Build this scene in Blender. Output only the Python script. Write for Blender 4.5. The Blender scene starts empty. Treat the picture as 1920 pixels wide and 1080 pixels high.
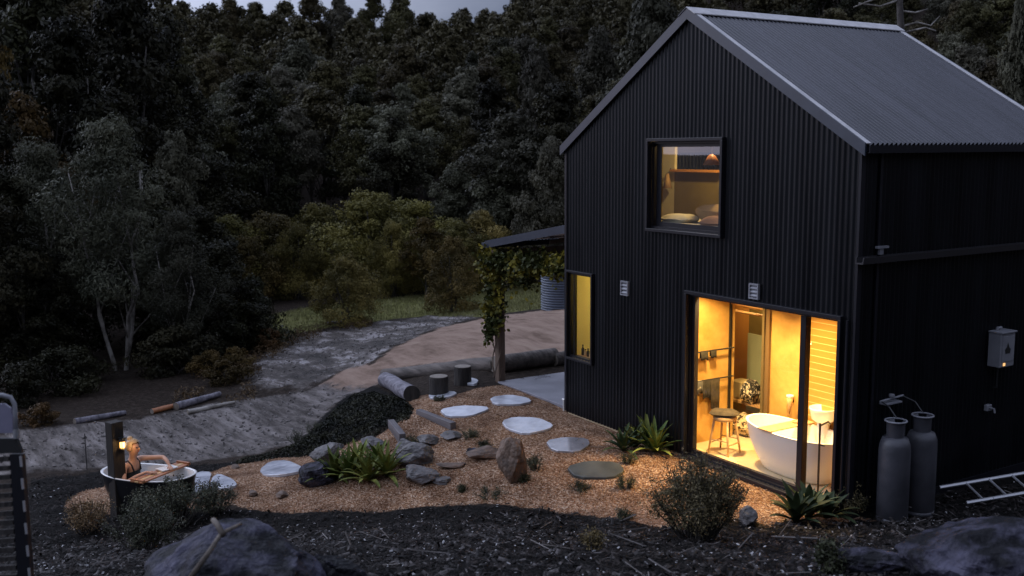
import bpy, bmesh, math, random
import numpy as np
from mathutils import Vector, Matrix, noise as mnoise

S = bpy.context.scene
COL = S.collection
R_ = math.radians

# ---------------------------------------------------------------- camera, world, sun, exposure
CAM = np.array([13.0977, -9.0793, 4.1486])
YAW, PIT, ROL, FPX = -1.0183, .1346, -.0064, 1916.6
FW = np.array([math.sin(YAW)*math.cos(PIT), math.cos(YAW)*math.cos(PIT), -math.sin(PIT)])
_r = np.array([math.cos(YAW), -math.sin(YAW), 0.]); _u = np.cross(_r, FW)
RT = _r*math.cos(ROL)+_u*math.sin(ROL); UP = -_r*math.sin(ROL)+_u*math.cos(ROL)
cd = bpy.data.cameras.new('camera'); cam = bpy.data.objects.new('camera', cd); COL.objects.link(cam)
cam.matrix_world = Matrix(((RT[0], UP[0], -FW[0], CAM[0]), (RT[1], UP[1], -FW[1], CAM[1]), (RT[2], UP[2], -FW[2], CAM[2]), (0, 0, 0, 1)))
cd.sensor_width = 36; cd.lens = FPX/1920*36; cd.clip_end = 2000; cd.clip_start = .1
cd.dof.use_dof = True; cd.dof.focus_distance = 14.0; cd.dof.aperture_fstop = 1.8
S.camera = cam

SUN_EL, SUN_AZ = R_(14), R_(238)          # dusk glow comes from behind-left of the gable
w = bpy.data.worlds.new("World"); S.world = w; w.use_nodes = True
nt = w.node_tree; nt.nodes.clear()
out = nt.nodes.new('ShaderNodeOutputWorld'); bg = nt.nodes.new('ShaderNodeBackground')
sky = nt.nodes.new('ShaderNodeTexSky'); sky.sky_type = 'NISHITA'; sky.sun_disc = False
sky.sun_elevation = R_(3); sky.sun_rotation = SUN_AZ; sky.air_density = 1.2; sky.dust_density = 2.5; sky.ozone_density = 2.0
tc = nt.nodes.new('ShaderNodeTexCoord'); mp = nt.nodes.new('ShaderNodeMapping'); mp.inputs['Scale'].default_value = (1, 1, 3.2)
nz = nt.nodes.new('ShaderNodeTexNoise'); nz.inputs['Scale'].default_value = 2.3; nz.inputs['Detail'].default_value = 7; nz.inputs['Roughness'].default_value = .55
cr = nt.nodes.new('ShaderNodeValToRGB'); cr.color_ramp.elements[0].position = .3; cr.color_ramp.elements[0].color = (1.3, 1.62, 2.5, 1)
cr.color_ramp.elements[1].position = .72; cr.color_ramp.elements[1].color = (3.3, 3.55, 4.6, 1)
mx = nt.nodes.new('ShaderNodeMix'); mx.data_type = 'RGBA'; mx.inputs[0].default_value = .93
L = nt.links.new
L(tc.outputs['Generated'], mp.inputs[0]); L(mp.outputs[0], nz.inputs['Vector']); L(nz.outputs['Fac'], cr.inputs[0])
L(sky.outputs[0], mx.inputs[6]); L(cr.outputs[0], mx.inputs[7]); sx_ = nt.nodes.new('ShaderNodeSeparateXYZ'); L(tc.outputs['Generated'], sx_.inputs[0])
mr_ = nt.nodes.new('ShaderNodeMapRange'); mr_.inputs[1].default_value = .05; mr_.inputs[2].default_value = .85; mr_.inputs[3].default_value = .78; mr_.inputs[4].default_value = 2.3; L(sx_.outputs[2], mr_.inputs[0])
vm_ = nt.nodes.new('ShaderNodeVectorMath'); vm_.operation = 'SCALE'; L(mx.outputs[2], vm_.inputs[0]); L(mr_.outputs[0], vm_.inputs['Scale']); dp_ = nt.nodes.new('ShaderNodeVectorMath'); dp_.operation = 'DOT_PRODUCT'; L(tc.outputs['Generated'], dp_.inputs[0])
dp_.inputs[1].default_value = (math.sin(R_(236))*math.cos(R_(12)), math.cos(R_(236))*math.cos(R_(12)), math.sin(R_(12)))   # afterglow
gl_ = nt.nodes.new('ShaderNodeMapRange'); gl_.interpolation_type = 'SMOOTHSTEP'; gl_.inputs[1].default_value = .35; gl_.inputs[2].default_value = 1.0; gl_.inputs[3].default_value = 1.0; gl_.inputs[4].default_value = 4.0; L(dp_.outputs['Value'], gl_.inputs[0])
v2_ = nt.nodes.new('ShaderNodeVectorMath'); v2_.operation = 'SCALE'; L(vm_.outputs[0], v2_.inputs[0]); L(gl_.outputs[0], v2_.inputs['Scale']); L(v2_.outputs[0], bg.inputs[0]); L(bg.outputs[0], out.inputs[0])
bg.inputs[1].default_value = .075
sd = bpy.data.lights.new('sun', 'SUN'); sd.energy = .3; sd.angle = R_(25); sd.color = (.80, .86, 1.0)
sun = bpy.data.objects.new('sun', sd); COL.objects.link(sun)
sun.rotation_euler = (R_(90)-R_(30), 0, R_(180)-SUN_AZ)
sun.location = (0, 0, 30)
vs = S.view_settings; vs.view_transform = 'Standard'; vs.look = 'None'; vs.gamma = 1; vs.exposure = .5
S.cycles.use_denoising = True
S.cycles.max_bounces = 6; S.cycles.diffuse_bounces = 3; S.cycles.glossy_bounces = 3; S.cycles.transparent_max_bounces = 12
S.cycles.sample_clamp_indirect = 4; S.cycles.caustics_reflective = False; S.cycles.caustics_refractive = False

# ---------------------------------------------------------------- helpers
def ray(u, v): return FW + RT*(u-960)/FPX - UP*(v-540)/FPX
def zpl(u, v, z):
    d = ray(u, v); return CAM + d*((z-CAM[2])/d[2])
def xpl(u, v, ax, val):
    d = ray(u, v); return CAM + d*((val-CAM[ax])/d[ax])
def dep(u, v, D): return CAM + ray(u, v)*D

# terrain: surveyed heights (picture direction + height), thin plate spline through them
CTL = [(1061,769,0),(1000,700,0),(938,717,0),(822,745,-.02),(870,700,0),(780,770,-.05),(870,775,-.03),(957,754,-.01),(990,802,-.04),(1068,838,-.06),
 (1113,885,-.08),(1285,856,0),(1480,925,0),(1600,968,0),(960,905,-.16),(815,800,-.12),(745,835,-.28),(600,905,-.6),(528,885,-.68),(700,915,-.45),(790,905,-.36),
 (480,955,-.76),(700,960,-.55),(850,945,-.40),(1010,955,-.25),(1150,975,-.08),(1230,985,0),(1400,975,.04),(222,960,-.8),(300,945,-.82),(100,960,-.78),(400,910,-.8),
 (100,870,-1.2),(300,868,-1.15),(480,840,-1.1),(0,880,-1.25),(560,815,-1.2),(500,770,-1.35),(300,800,-1.4),(650,735,-1.05),(620,775,-1.0),(690,740,-.75),(600,850,-.8),(665,800,-.45),
 (800,650,-.3),(1000,600,0),(1050,640,0),(700,685,-.7),(600,700,-1.15),(700,600,-1.5),(500,600,-1.6),(900,555,-1.3),(1060,560,-.9),(600,640,-1.5),(480,680,-1.5),
 (200,680,-2),(60,690,-2),(300,740,-1.6),(100,780,-1.5),
 (960,1000,.1),(1300,1000,.15),(1500,1010,.25),(700,1000,-.3),(960,1080,.95),(1300,1080,1.0),(480,1080,.9),(100,1080,.6),(1750,1080,1.1),(1640,1075,1.05),(1700,950,.02),(1900,960,.1),(1900,900,.05),(20,1130,.9)]
P = [zpl(*c) for c in CTL]
P += [np.array(p, float) for p in [(2,1.5,-.02),(0,4.1,0),(5.7,4.2,0),(5.7,2,0),(3,6,0),(9,5,.4),(9,10,.5),(0,12,0),(12,-5,1.7),(13.1,-9.1,2.55),(10,-12,1.6),(16,-6,3),(16,-14,3.2),
    (5,-16,.2),(-4,-14,-1.3),(-14,-14,-2),(16,4,2.4),(-30,-10,-2.4),(-36,30,-1.6),(-20,36,-1),(0,30,.4),(18,20,3),(20,-30,3),(-10,-30,-2.2)]]
P = np.array(P)
def _phi(r2): return np.where(r2 > 1e-9, .5*r2*np.log(r2+1e-12), 0)
n_ = len(P); A = np.zeros((n_+3, n_+3))
A[:n_, :n_] = _phi(((P[:, None, :2]-P[None, :, :2])**2).sum(2)) + np.eye(n_)*.25
A[:n_, n_] = 1; A[:n_, n_+1:] = P[:, :2]; A[n_, :n_] = 1; A[n_+1:, :n_] = P[:, :2].T
W_ = np.linalg.solve(A, np.concatenate([P[:, 2], [0, 0, 0]]))
def sst(a, b, x):
    t = np.clip((x-a)/(b-a), 0, 1); return t*t*(3-2*t)
FH = np.array([math.sin(YAW), math.cos(YAW)])
def hz(x, y):
    x = np.asarray(x, float); y = np.asarray(y, float); sh = x.shape
    x = x.ravel(); y = y.ravel(); res = np.empty_like(x)
    for i in range(0, len(x), 20000):
        q = np.stack([x[i:i+20000], y[i:i+20000]], 1)
        res[i:i+20000] = _phi(((q[:, None]-P[None, :, :2])**2).sum(2)) @ W_[:n_] + W_[n_] + q @ W_[n_+1:]
    D = (x-CAM[0])*FH[0] + (y-CAM[1])*FH[1]; Sd = (x-CAM[0])*_r[0] + (y-CAM[1])*_r[1]
    t = Sd/np.maximum(D, 20)
    hill = -1.8 + sst(48, 150, D)*(14.4 + 9*sst(.25, .45, -t) + 13*sst(-.11, .25, t)) + sst(20, 60, Sd)*8
    hill = hill*(1-sst(.72, 1.05, -t)) + (-2 + 3.2*sst(70, 230, np.hypot(D, Sd)))*sst(.72, 1.05, -t)
    hill += .8*np.sin(x*.07+1)*np.cos(y*.09) * sst(50, 90, D)
    near = np.clip(res, -3, 6)
    out = near*(1-sst(32, 50, np.where(-Sd > .7*D, np.hypot(D, Sd)*.75, D))) + hill*sst(32, 50, np.where(-Sd > .7*D, np.hypot(D, Sd)*.75, D))
    out = out + 9*sst(17, 40, x) + 14*sst(30, 90, x)     # viewpoint slope; its steep unseen rise is added to block sky light
    # level building pad
    dx = np.maximum(np.maximum(-.0-x, x-5.65), 0); dy = np.maximum(np.maximum(-.0-y, y-4.0), 0)
    pad = 1-sst(.0, .7, np.hypot(dx, dy))
    out = out*(1-pad) + np.minimum(out, -.03)*pad
    return out.reshape(sh)
def h1(x, y): return float(hz(np.array([x]), np.array([y]))[0])
def G(u, v, dz=0):
    d = ray(u, v); t = np.concatenate([np.arange(4, 30, .05), np.arange(30, 300, .5)])
    p = CAM + t[:, None]*d; e = p[:, 2]-hz(p[:, 0], p[:, 1])
    k = np.argmax(e < 0)
    if e[k] >= 0: k = len(t)-1
    a = t[k-1]+(t[k]-t[k-1])*e[k-1]/max(e[k-1]-e[k], 1e-9); q = CAM+d*a
    return Vector((q[0], q[1], q[2]+dz))
def PXM(D): return D/FPX      # metres per photo pixel at depth D
def depth_of(p): return float((np.array(p)-CAM) @ FW)

def tag(o, label=None, cat=None, group=None, kind=None):
    if label: o['label'] = label
    if cat: o['category'] = cat
    if group: o['group'] = group
    if kind: o['kind'] = kind
    return o
def empty(name, loc, rz=0, **k):
    o = bpy.data.objects.new(name, None); COL.objects.link(o); o.location = loc; o.rotation_euler[2] = rz; o.empty_display_size = .1
    return tag(o, **k)

class MB:
    """collects geometry for ONE mesh object"""
    def __init__(s): s.v = []; s.f = []
    def add(s, vs, fs):
        b = len(s.v); s.v += [tuple(v) for v in vs]; s.f += [tuple(i+b for i in f) for f in fs]; return s
    def box(s, lo, hi, M=None):
        x0, y0, z0 = lo; x1, y1, z1 = hi
        vs = [(x0,y0,z0),(x1,y0,z0),(x1,y1,z0),(x0,y1,z0),(x0,y0,z1),(x1,y0,z1),(x1,y1,z1),(x0,y1,z1)]
        if M is not None: vs = [M @ Vector(v) for v in vs]
        return s.add(vs, [(0,3,2,1),(4,5,6,7),(0,1,5,4),(1,2,6,5),(2,3,7,6),(3,0,4,7)])
    def tube(s, pts, rad, n=8, caps=True):
        pts = [Vector(p) for p in pts]; m = len(pts)
        if not hasattr(rad, '__len__'): rad = [rad]*m
        T0 = (pts[1]-pts[0]).normalized(); up = Vector((0, 0, 1)) if abs(T0.z) < .9 else Vector((1, 0, 0))
        a = T0.cross(up).normalized(); b = len(s.v)
        for i, p in enumerate(pts):
            T = (pts[min(i+1, m-1)]-pts[max(i-1, 0)]).normalized(); a = (a - T*a.dot(T)).normalized(); c = T.cross(a)
            for k in range(n):
                t = 2*math.pi*k/n; s.v.append(tuple(p + (a*math.cos(t)+c*math.sin(t))*rad[i]))
        for i in range(m-1):
            for k in range(n):
                k2 = (k+1) % n; s.f.append((b+i*n+k, b+i*n+k2, b+(i+1)*n+k2, b+(i+1)*n+k))
        if caps: s.f.append(tuple(b+k for k in range(n))[::-1]); s.f.append(tuple(b+(m-1)*n+k for k in range(n)))
        return s
    def lathe(s, prof, n=24, c=(0, 0, 0), cap=True):
        b = len(s.v)
        for (r, z) in prof:
            for k in range(n):
                t = 2*math.pi*k/n; s.v.append((c[0]+r*math.cos(t), c[1]+r*math.sin(t), c[2]+z))
        m = len(prof)
        for i in range(m-1):
            for k in range(n):
                k2 = (k+1) % n; s.f.append((b+i*n+k, b+i*n+k2, b+(i+1)*n+k2, b+(i+1)*n+k))
        if cap: s.f.append(tuple(b+k for k in range(n))[::-1]); s.f.append(tuple(b+(m-1)*n+k for k in range(n)))
        return s
    def prism(s, poly, d):      # poly: list of 3d points, extruded by vector d
        n = len(poly); d = Vector(d); vs = [Vector(p) for p in poly]; vs += [v+d for v in vs]
        return s.add(vs, [tuple(range(n))[::-1], tuple(range(n, 2*n))]+[(i, (i+1) % n, n+(i+1) % n, n+i) for i in range(n)])
    def build(s, name, mat, parent=None, smooth=False, bevel=0, fix=True, **k):
        me = bpy.data.meshes.new(name); me.from_pydata(s.v, [], s.f)
        if fix:
            bm = bmesh.new(); bm.from_mesh(me); bmesh.ops.recalc_face_normals(bm, faces=bm.faces); bm.to_mesh(me); bm.free()
        o = bpy.data.objects.new(name, me); COL.objects.link(o)
        if mat: me.materials.append(mat)
        if smooth:
            for p in me.polygons: p.use_smooth = True
        if bevel:
            m = o.modifiers.new('bevel', 'BEVEL'); m.width = bevel; m.segments = 2; m.limit_method = 'ANGLE'
        if parent: o.parent = parent
        return tag(o, **k)

def fastmesh(name, V, nper, mat, parent=None, smooth=False, **k):
    """V: (N*nper,3) array; N independent polygons of nper corners -> ONE mesh"""
    me = bpy.data.meshes.new(name); N = len(V)//nper
    me.vertices.add(len(V)); me.vertices.foreach_set('co', V.astype(np.float32).ravel())
    me.loops.add(len(V)); me.loops.foreach_set('vertex_index', np.arange(len(V), dtype=np.int32))
    me.polygons.add(N); me.polygons.foreach_set('loop_start', np.arange(N, dtype=np.int32)*nper)
    me.update(); me.validate()
    o = bpy.data.objects.new(name, me); COL.objects.link(o); me.materials.append(mat)
    if parent: o.parent = parent
    return tag(o, **k)

# ---- materials
def mat(name, c1, c2=None, scale=6, rough=.6, bump=0, bscale=None, metal=0, spec=.5, lo=.35, hi=.65, detail=6, stretch=None, rnd=0, rough2=None, ior=None, trans=0):
    m = bpy.data.materials.new(name); m.use_nodes = True; t = m.node_tree; b = t.nodes['Principled BSDF']
    b.inputs['Roughness'].default_value = rough; b.inputs['Metallic'].default_value = metal
    b.inputs['Specular IOR Level'].default_value = spec
    if ior: b.inputs['IOR'].default_value = ior
    co = t.nodes.new('ShaderNodeTexCoord'); src = co.outputs['Object']
    if stretch:
        q = t.nodes.new('ShaderNodeMapping'); q.inputs['Scale'].default_value = stretch; t.links.new(src, q.inputs[0]); src = q.outputs[0]
    col = None
    if c2 is not None:
        n = t.nodes.new('ShaderNodeTexNoise'); n.inputs['Scale'].default_value = scale; n.inputs['Detail'].default_value = detail; n.inputs['Roughness'].default_value = .62
        t.links.new(src, n.inputs['Vector'])
        r = t.nodes.new('ShaderNodeValToRGB'); r.color_ramp.elements[0].position = lo; r.color_ramp.elements[1].position = hi
        r.color_ramp.elements[0].color = (*c1, 1); r.color_ramp.elements[1].color = (*c2, 1)
        t.links.new(n.outputs['Fac'], r.inputs[0]); col = r.outputs[0]
        if rough2 is not None:
            mr = t.nodes.new('ShaderNodeMapRange'); mr.inputs[1].default_value = lo; mr.inputs[2].default_value = hi; mr.inputs[3].default_value = rough; mr.inputs[4].default_value = rough2
            t.links.new(n.outputs['Fac'], mr.inputs[0]); t.links.new(mr.outputs[0], b.inputs['Roughness'])
    else:
        b.inputs['Base Color'].default_value = (*c1, 1)
    if rnd:
        oi = t.nodes.new('ShaderNodeObjectInfo'); hs = t.nodes.new('ShaderNodeHueSaturation')
        a = t.nodes.new('ShaderNodeMapRange'); a.inputs[3].default_value = 1-rnd; a.inputs[4].default_value = 1+rnd; t.links.new(oi.outputs['Random'], a.inputs[0]); t.links.new(a.outputs[0], hs.inputs['Value'])
        mm = t.nodes.new('ShaderNodeMath'); mm.operation = 'MULTIPLY'; mm.inputs[1].default_value = 7.3; t.links.new(oi.outputs['Random'], mm.inputs[0])
        fr = t.nodes.new('ShaderNodeMath'); fr.operation = 'FRACT'; t.links.new(mm.outputs[0], fr.inputs[0])
        a2 = t.nodes.new('ShaderNodeMapRange'); a2.inputs[3].default_value = .475; a2.inputs[4].default_value = .515; t.links.new(fr.outputs[0], a2.inputs[0]); t.links.new(a2.outputs[0], hs.inputs['Hue'])
        if col: t.links.new(col, hs.inputs['Color'])
        else: hs.inputs['Color'].default_value = (*c1, 1)
        col = hs.outputs[0]
    if col: t.links.new(col, b.inputs['Base Color'])
    if bump:
        n2 = t.nodes.new('ShaderNodeTexNoise'); n2.inputs['Scale'].default_value = bscale or scale*3; n2.inputs['Detail'].default_value = 5
        t.links.new(src, n2.inputs['Vector']); bp = t.nodes.new('ShaderNodeBump'); bp.inputs['Strength'].default_value = 1; bp.inputs['Distance'].default_value = bump
        t.links.new(n2.outputs['Fac'], bp.inputs['Height']); t.links.new(bp.outputs[0], b.inputs['Normal'])
    return m
def emit(name, c, s):
    m = bpy.data.materials.new(name); m.use_nodes = True; b = m.node_tree.nodes['Principled BSDF']
    b.inputs['Base Color'].default_value = (*c, 1); b.inputs['Emission Color'].default_value = (*c, 1); b.inputs['Emission Strength'].default_value = s; return m
def glassmat(name, tint=(1, 1, 1), refl=1.0):
    m = bpy.data.materials.new(name); m.use_nodes = True; t = m.node_tree; t.nodes.clear()
    o = t.nodes.new('ShaderNodeOutputMaterial'); tr = t.nodes.new('ShaderNodeBsdfTransparent'); tr.inputs[0].default_value = (*tint, 1)
    gl = t.nodes.new('ShaderNodeBsdfGlossy'); gl.inputs['Roughness'].default_value = .01
    fr = t.nodes.new('ShaderNodeFresnel'); fr.inputs[0].default_value = 1.5
    mu = t.nodes.new('ShaderNodeMath'); mu.operation = 'MULTIPLY'; mu.inputs[1].default_value = refl; mu.use_clamp = True
    mi = t.nodes.new('ShaderNodeMixShader'); t.links.new(fr.outputs[0], mu.inputs[0])
    ge = t.nodes.new('ShaderNodeNewGeometry'); nb = t.nodes.new('ShaderNodeMath'); nb.operation = 'SUBTRACT'; nb.inputs[0].default_value = 1; t.links.new(ge.outputs['Backfacing'], nb.inputs[1])
    m2 = t.nodes.new('ShaderNodeMath'); m2.operation = 'MULTIPLY'; t.links.new(mu.outputs[0], m2.inputs[0]); t.links.new(nb.outputs[0], m2.inputs[1]); t.links.new(m2.outputs[0], mi.inputs[0])
    t.links.new(tr.outputs[0], mi.inputs[1]); t.links.new(gl.outputs[0], mi.inputs[2]); t.links.new(mi.outputs[0], o.inputs[0]); return m

M = dict(
 clad=mat('black_cladding', (.0025,.003,.0045), (.005,.0056,.0078), 1.2, .32, spec=.32, rough2=.46, stretch=(3,3,.25)),
 roof=mat('roof_steel', (.026,.026,.034), (.055,.054,.068), 1.6, .17, spec=.8, rough2=.34, stretch=(.5,3,.5)),
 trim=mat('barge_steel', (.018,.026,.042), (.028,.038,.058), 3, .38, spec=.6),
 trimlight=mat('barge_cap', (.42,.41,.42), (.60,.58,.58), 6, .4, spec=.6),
 frame=mat('black_aluminium', (.008,.008,.012), (.011,.011,.015), 5, .4, spec=.35),
 glass=glassmat('window_glass', (.98,.98,.97), .8),
 glass_up=glassmat('upper_glass', (.95,.95,.94), 4.5),
 render=mat('yellow_render', (.44,.235,.048), (.66,.39,.11), 2.2, .75, bump=.004, bscale=12),
 cream=mat('cream_wall', (.72,.66,.42), None, rough=.8),
 olive=mat('olive_wall', (.17,.125,.035), (.22,.165,.05), 2, .8),
 ply=mat('plywood', (.55,.27,.06), (.66,.34,.09), 3, .6, stretch=(1,1,.1)),
 mint=mat('pale_green_panel', (.52,.60,.44), None, rough=.7),
 floor=mat('pale_floor', (.62,.50,.30), (.70,.58,.38), 3, .45),
 white=mat('white_enamel', (.82,.80,.76), None, rough=.16),
 stonebath=mat('matt_white_stone', (.80,.77,.72), None, rough=.45),
 wood=mat('light_timber', (.50,.30,.13), (.60,.38,.18), 8, .55, stretch=(1,1,.2)),
 redwood=mat('red_timber', (.30,.11,.045), (.42,.17,.07), 9, .45, stretch=(.2,1,1)),
 dark=mat('dark_metal', (.02,.02,.02), None, rough=.4),
 steel=mat('galvanised_steel', (.38,.39,.41), (.52,.53,.55), 12, .35, metal=.8),
 alu=mat('aluminium', (.62,.62,.64), None, rough=.35, metal=.7),
 cyl=mat('grey_gas_paint', (.05,.05,.057), (.09,.088,.10), 3, .42, bump=.002, bscale=20, detail=9),
 boxp=mat('grey_enamel', (.20,.20,.22), (.28,.28,.30), 5, .4),
 cloth1=mat('charcoal_cloth', (.018,.016,.013), (.04,.035,.026), 20, .9),
 cloth2=mat('brown_cloth', (.030,.024,.016), (.065,.05,.033), 15, .9),
 cloth3=mat('pale_cloth', (.6,.55,.45), (.1,.1,.1), 9, .9, lo=.45, hi=.5),
 pillow1=mat('cream_linen', (.62,.56,.40), None, rough=.9), pillow2=mat('tan_linen', (.42,.27,.12), None, rough=.9), pillow3=mat('rose_linen', (.36,.20,.13), None, rough=.9),
 slab=mat('concrete_slab', (.12,.115,.13), (.30,.29,.32), 1.1, .22, bump=.002, bscale=20, rough2=.45),
 paver=mat('wet_sky_paver', (.36,.37,.41), (.62,.63,.68), 3.2, .05, bump=.003, bscale=7, rough2=.25, lo=.3, hi=.6, ior=1.9, spec=1.0),  # pale base colour stands in for sky reflected on the wet stone
 rockfore=mat('gloom_blue_rock', (.003,.003,.005), (.075,.072,.105), 2.6, .7, spec=.2, bump=.14, bscale=5, lo=.46, hi=.66, detail=9),  # darker copy of the blue-grey rock; foreground gloom put into its colour
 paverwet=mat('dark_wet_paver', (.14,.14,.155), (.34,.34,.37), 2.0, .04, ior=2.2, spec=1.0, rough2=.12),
 paverdull=mat('dull_paver', (.05,.055,.05), (.09,.095,.085), 3, .35, bump=.002, bscale=14, rough2=.5),
 rock=mat('grey_rock', (.035,.032,.031), (.19,.17,.165), 3.2, .6, bump=.03, bscale=6, lo=.35, hi=.7),
 rockblue=mat('blue_grey_rock', (.006,.006,.008), (.095,.09,.125), 3.4, .75, spec=.2, bump=.12, bscale=6, lo=.44, hi=.62, detail=9),
 rockbrown=mat('brown_rock', (.07,.045,.03), (.22,.14,.095), 4, .65, bump=.03, bscale=7, lo=.35, hi=.7),
 log=mat('weathered_log', (.055,.045,.038), (.17,.14,.12), 4, .8, bump=.02, bscale=14, stretch=(.25,2,2)),
 logpale=mat('silvered_log', (.07,.065,.08), (.25,.23,.26), 5, .7, bump=.015, bscale=14, stretch=(.25,2,2)),
 stump=mat('stump_bark', (.016,.014,.013), (.05,.042,.036), 8, .85, bump=.02, bscale=18, stretch=(2,2,.3)),
 stumptop=mat('stump_cut', (.17,.14,.11), (.26,.22,.18), 14, .6),
 sleeper=mat('grey_sleeper', (.07,.06,.062), (.17,.15,.15), 6, .7, bump=.006, bscale=20, stretch=(.2,2,2)),
 postdark=mat('dark_post', (.010,.008,.006), (.026,.019,.014), 8, .8, bump=.006, bscale=20, stretch=(2,2,.2)),
 postwood=mat('timber_post', (.09,.06,.042), (.17,.115,.08), 7, .7, bump=.005, bscale=20, stretch=(2,2,.2)),
 bark=mat('dark_bark', (.035,.03,.025), (.09,.08,.068), 3, .85, bump=.02, bscale=8, rnd=.2),
 barkpale=mat('pale_gum_bark', (.12,.105,.088), (.38,.35,.31), 2.4, .7, bump=.008, bscale=9, lo=.4, hi=.6),
 skin=mat('skin', (.50,.27,.17), (.56,.32,.21), 10, .45), hair=mat('blond_hair', (.36,.25,.13), (.52,.38,.22), 25, .5),
 swim=mat('black_swimsuit', (.012,.012,.014), None, rough=.6),
 water=mat('bath_water', (.22,.24,.26), (.40,.42,.46), 5, .05, bump=.004, bscale=9),
 stick=mat('dry_stick', (.06,.045,.035), (.18,.15,.12), 12, .8),
 red=mat('red_line', (.35,.04,.02), None, rough=.5),
 purple=mat('faded_panel', (.20,.19,.26), (.26,.25,.33), 4, .35),
)
def leafm(name, c1, c2, sc=.9, rnd=.22, rough=.55, lo=.38, hi=.62): 
    return mat(name, c1, c2, sc, rough, lo=lo, hi=hi, detail=4, rnd=rnd*1.7, spec=.12)
M.update(
 lf_gum=leafm('gum_leaves', (.034,.029,.012), (.088,.078,.034), .5),
 lf_gum2=leafm('grey_gum_leaves', (.050,.048,.030), (.12,.115,.076), .6),
 lf_wisp=leafm('wispy_leaves', (.040,.043,.028), (.095,.095,.060), .5),
 lf_dark=leafm('dark_leaves', (.015,.015,.008), (.038,.036,.017), .6),
 lf_wattle=leafm('wattle_leaves', (.070,.062,.018), (.22,.18,.05), .45),
 lf_rust=leafm('rusty_leaves', (.05,.036,.013), (.11,.068,.02), .5),
 lf_shrub=leafm('shrub_leaves', (.040,.043,.028), (.12,.12,.08), 6),
 lf_shrubw=leafm('bush_leaves', (.09,.082,.04), (.30,.25,.12), 7),
 lf_cover=leafm('creeper_leaves', (.006,.008,.004), (.055,.056,.032), 1.8, lo=.42, hi=.7),
 lf_vine=leafm('vine_leaves', (.05,.065,.016), (.50,.45,.05), 2.6, lo=.47, hi=.66),
 lf_agave=leafm('strap_leaves', (.055,.08,.018), (.18,.20,.05), 4),
 lf_agavedk=leafm('dark_strap_leaves', (.03,.05,.022), (.075,.105,.05), 4),
 lf_tuft=leafm('tuft_leaves', (.035,.042,.022), (.09,.10,.05), 8),
 lf_weed=leafm('dry_weed', (.10,.07,.03), (.20,.15,.07), 2),
)

# ---------------------------------------------------------------- ground
def axis(lo, f0, f1, hi, st):
    a = list(np.arange(f0, f1, st)); s = st; x = f1
    while x < hi: a.append(x); s = min(s*1.13, 5); x += s
    s = st; x = f0; b = []
    while x > lo: s = min(s*1.13, 5); x -= s; b.append(x)
    return np.array(b[::-1]+a)
X = axis(-420, -13, 9, 130, .085); Y = axis(-320, -12, 8, 220, .085)
GX, GY = np.meshgrid(X, Y); GZ = hz(GX, GY)
def poly(pts): return np.array([tuple(G(u, v))[:2] if not isinstance(u, str) else v for u, v in pts])
W2 = lambda x, y: ('w', (x, y))
RG = dict(
 gravel=[(120,950),(150,922),(230,905),(360,898),(420,876),(520,858),(600,850),(650,832),(700,823),(735,800),(772,775),(762,750),(790,742),(850,742),(900,727),(945,722),(1061,770),W2(.3,.2),W2(5.9,.2),(1600,972),(1560,985),(1470,975),(1440,990),(1400,968),(1330,985),(1230,988),(1150,972),(1010,955),(940,945),(860,945),(700,960),(560,962),(470,957),(440,945),(330,960),(200,965)],
 road=[(-260,985),(-100,905),(45,888),(300,868),(480,848),(560,828),(600,790),(650,748),(705,722),(640,722),(600,722),(540,738),(400,757),(250,788),(120,797),(0,815),(-200,850)],
 sand=[(600,722),(640,696),(700,680),(760,642),(840,612),(900,598),(1000,584),(1058,577),(1150,570),W2(3,9),W2(0,7),W2(-3,6),(1058,668),(1045,662),(930,676),(720,696),(705,722),(650,745)],
 mud=[(465,722),(480,690),(520,640),(600,620),(700,606),(800,594),(885,591),(890,597),(835,611),(755,640),(700,676),(640,694),(600,716),(520,728)],
 grass=[(485,640),(470,600),(600,572),(800,552),(920,537),(1060,528),(1200,520),(1250,560),(1060,574),(900,594),(800,592),(650,607),(540,628),(490,660)],
 mulch=[(-400,1300),(60,900),(300,872),(430,868),(520,852),(560,828),(600,786),(650,745),(700,722),(775,748),(780,780),(600,852),(420,876),(360,898),(230,905),(150,922),(120,950),(200,965),(470,957),(700,960),(860,945),(1010,955),(1150,972),(1230,988),(1400,968),(1600,970),W2(5.6,-.1),W2(5.6,5),W2(12,5),W2(13,-12),W2(6,-16)],
 strip=[(735,705),(720,712),(765,745),(790,742),(850,742),(900,727),(945,722),(950,700),(1000,700),(1060,700),W2(-.5,3),(1060,668),(930,690)],
)
def sdist(poly_, qx, qy):
    n = len(poly_); d = np.full(qx.shape, 1e9); ins = np.zeros(qx.shape, bool)
    for i in range(n):
        a = poly_[i]; b = poly_[(i+1) % n]; e = b-a; wx = qx-a[0]; wy = qy-a[1]
        t = np.clip((wx*e[0]+wy*e[1])/max(e@e, 1e-9), 0, 1); d = np.minimum(d, np.hypot(wx-t*e[0], wy-t*e[1]))
        c = ((a[1] > qy) != (b[1] > qy)); 
        xx = a[0]+(qy-a[1])/(e[1] if abs(e[1]) > 1e-9 else 1e-9)*e[0]; ins ^= c & (qx < xx)
    return np.where(ins, d, -d)
RP = {k: poly(v) for k, v in RG.items()}
SDI = {k: sdist(p, GX, GY) for k, p in RP.items()}
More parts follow.
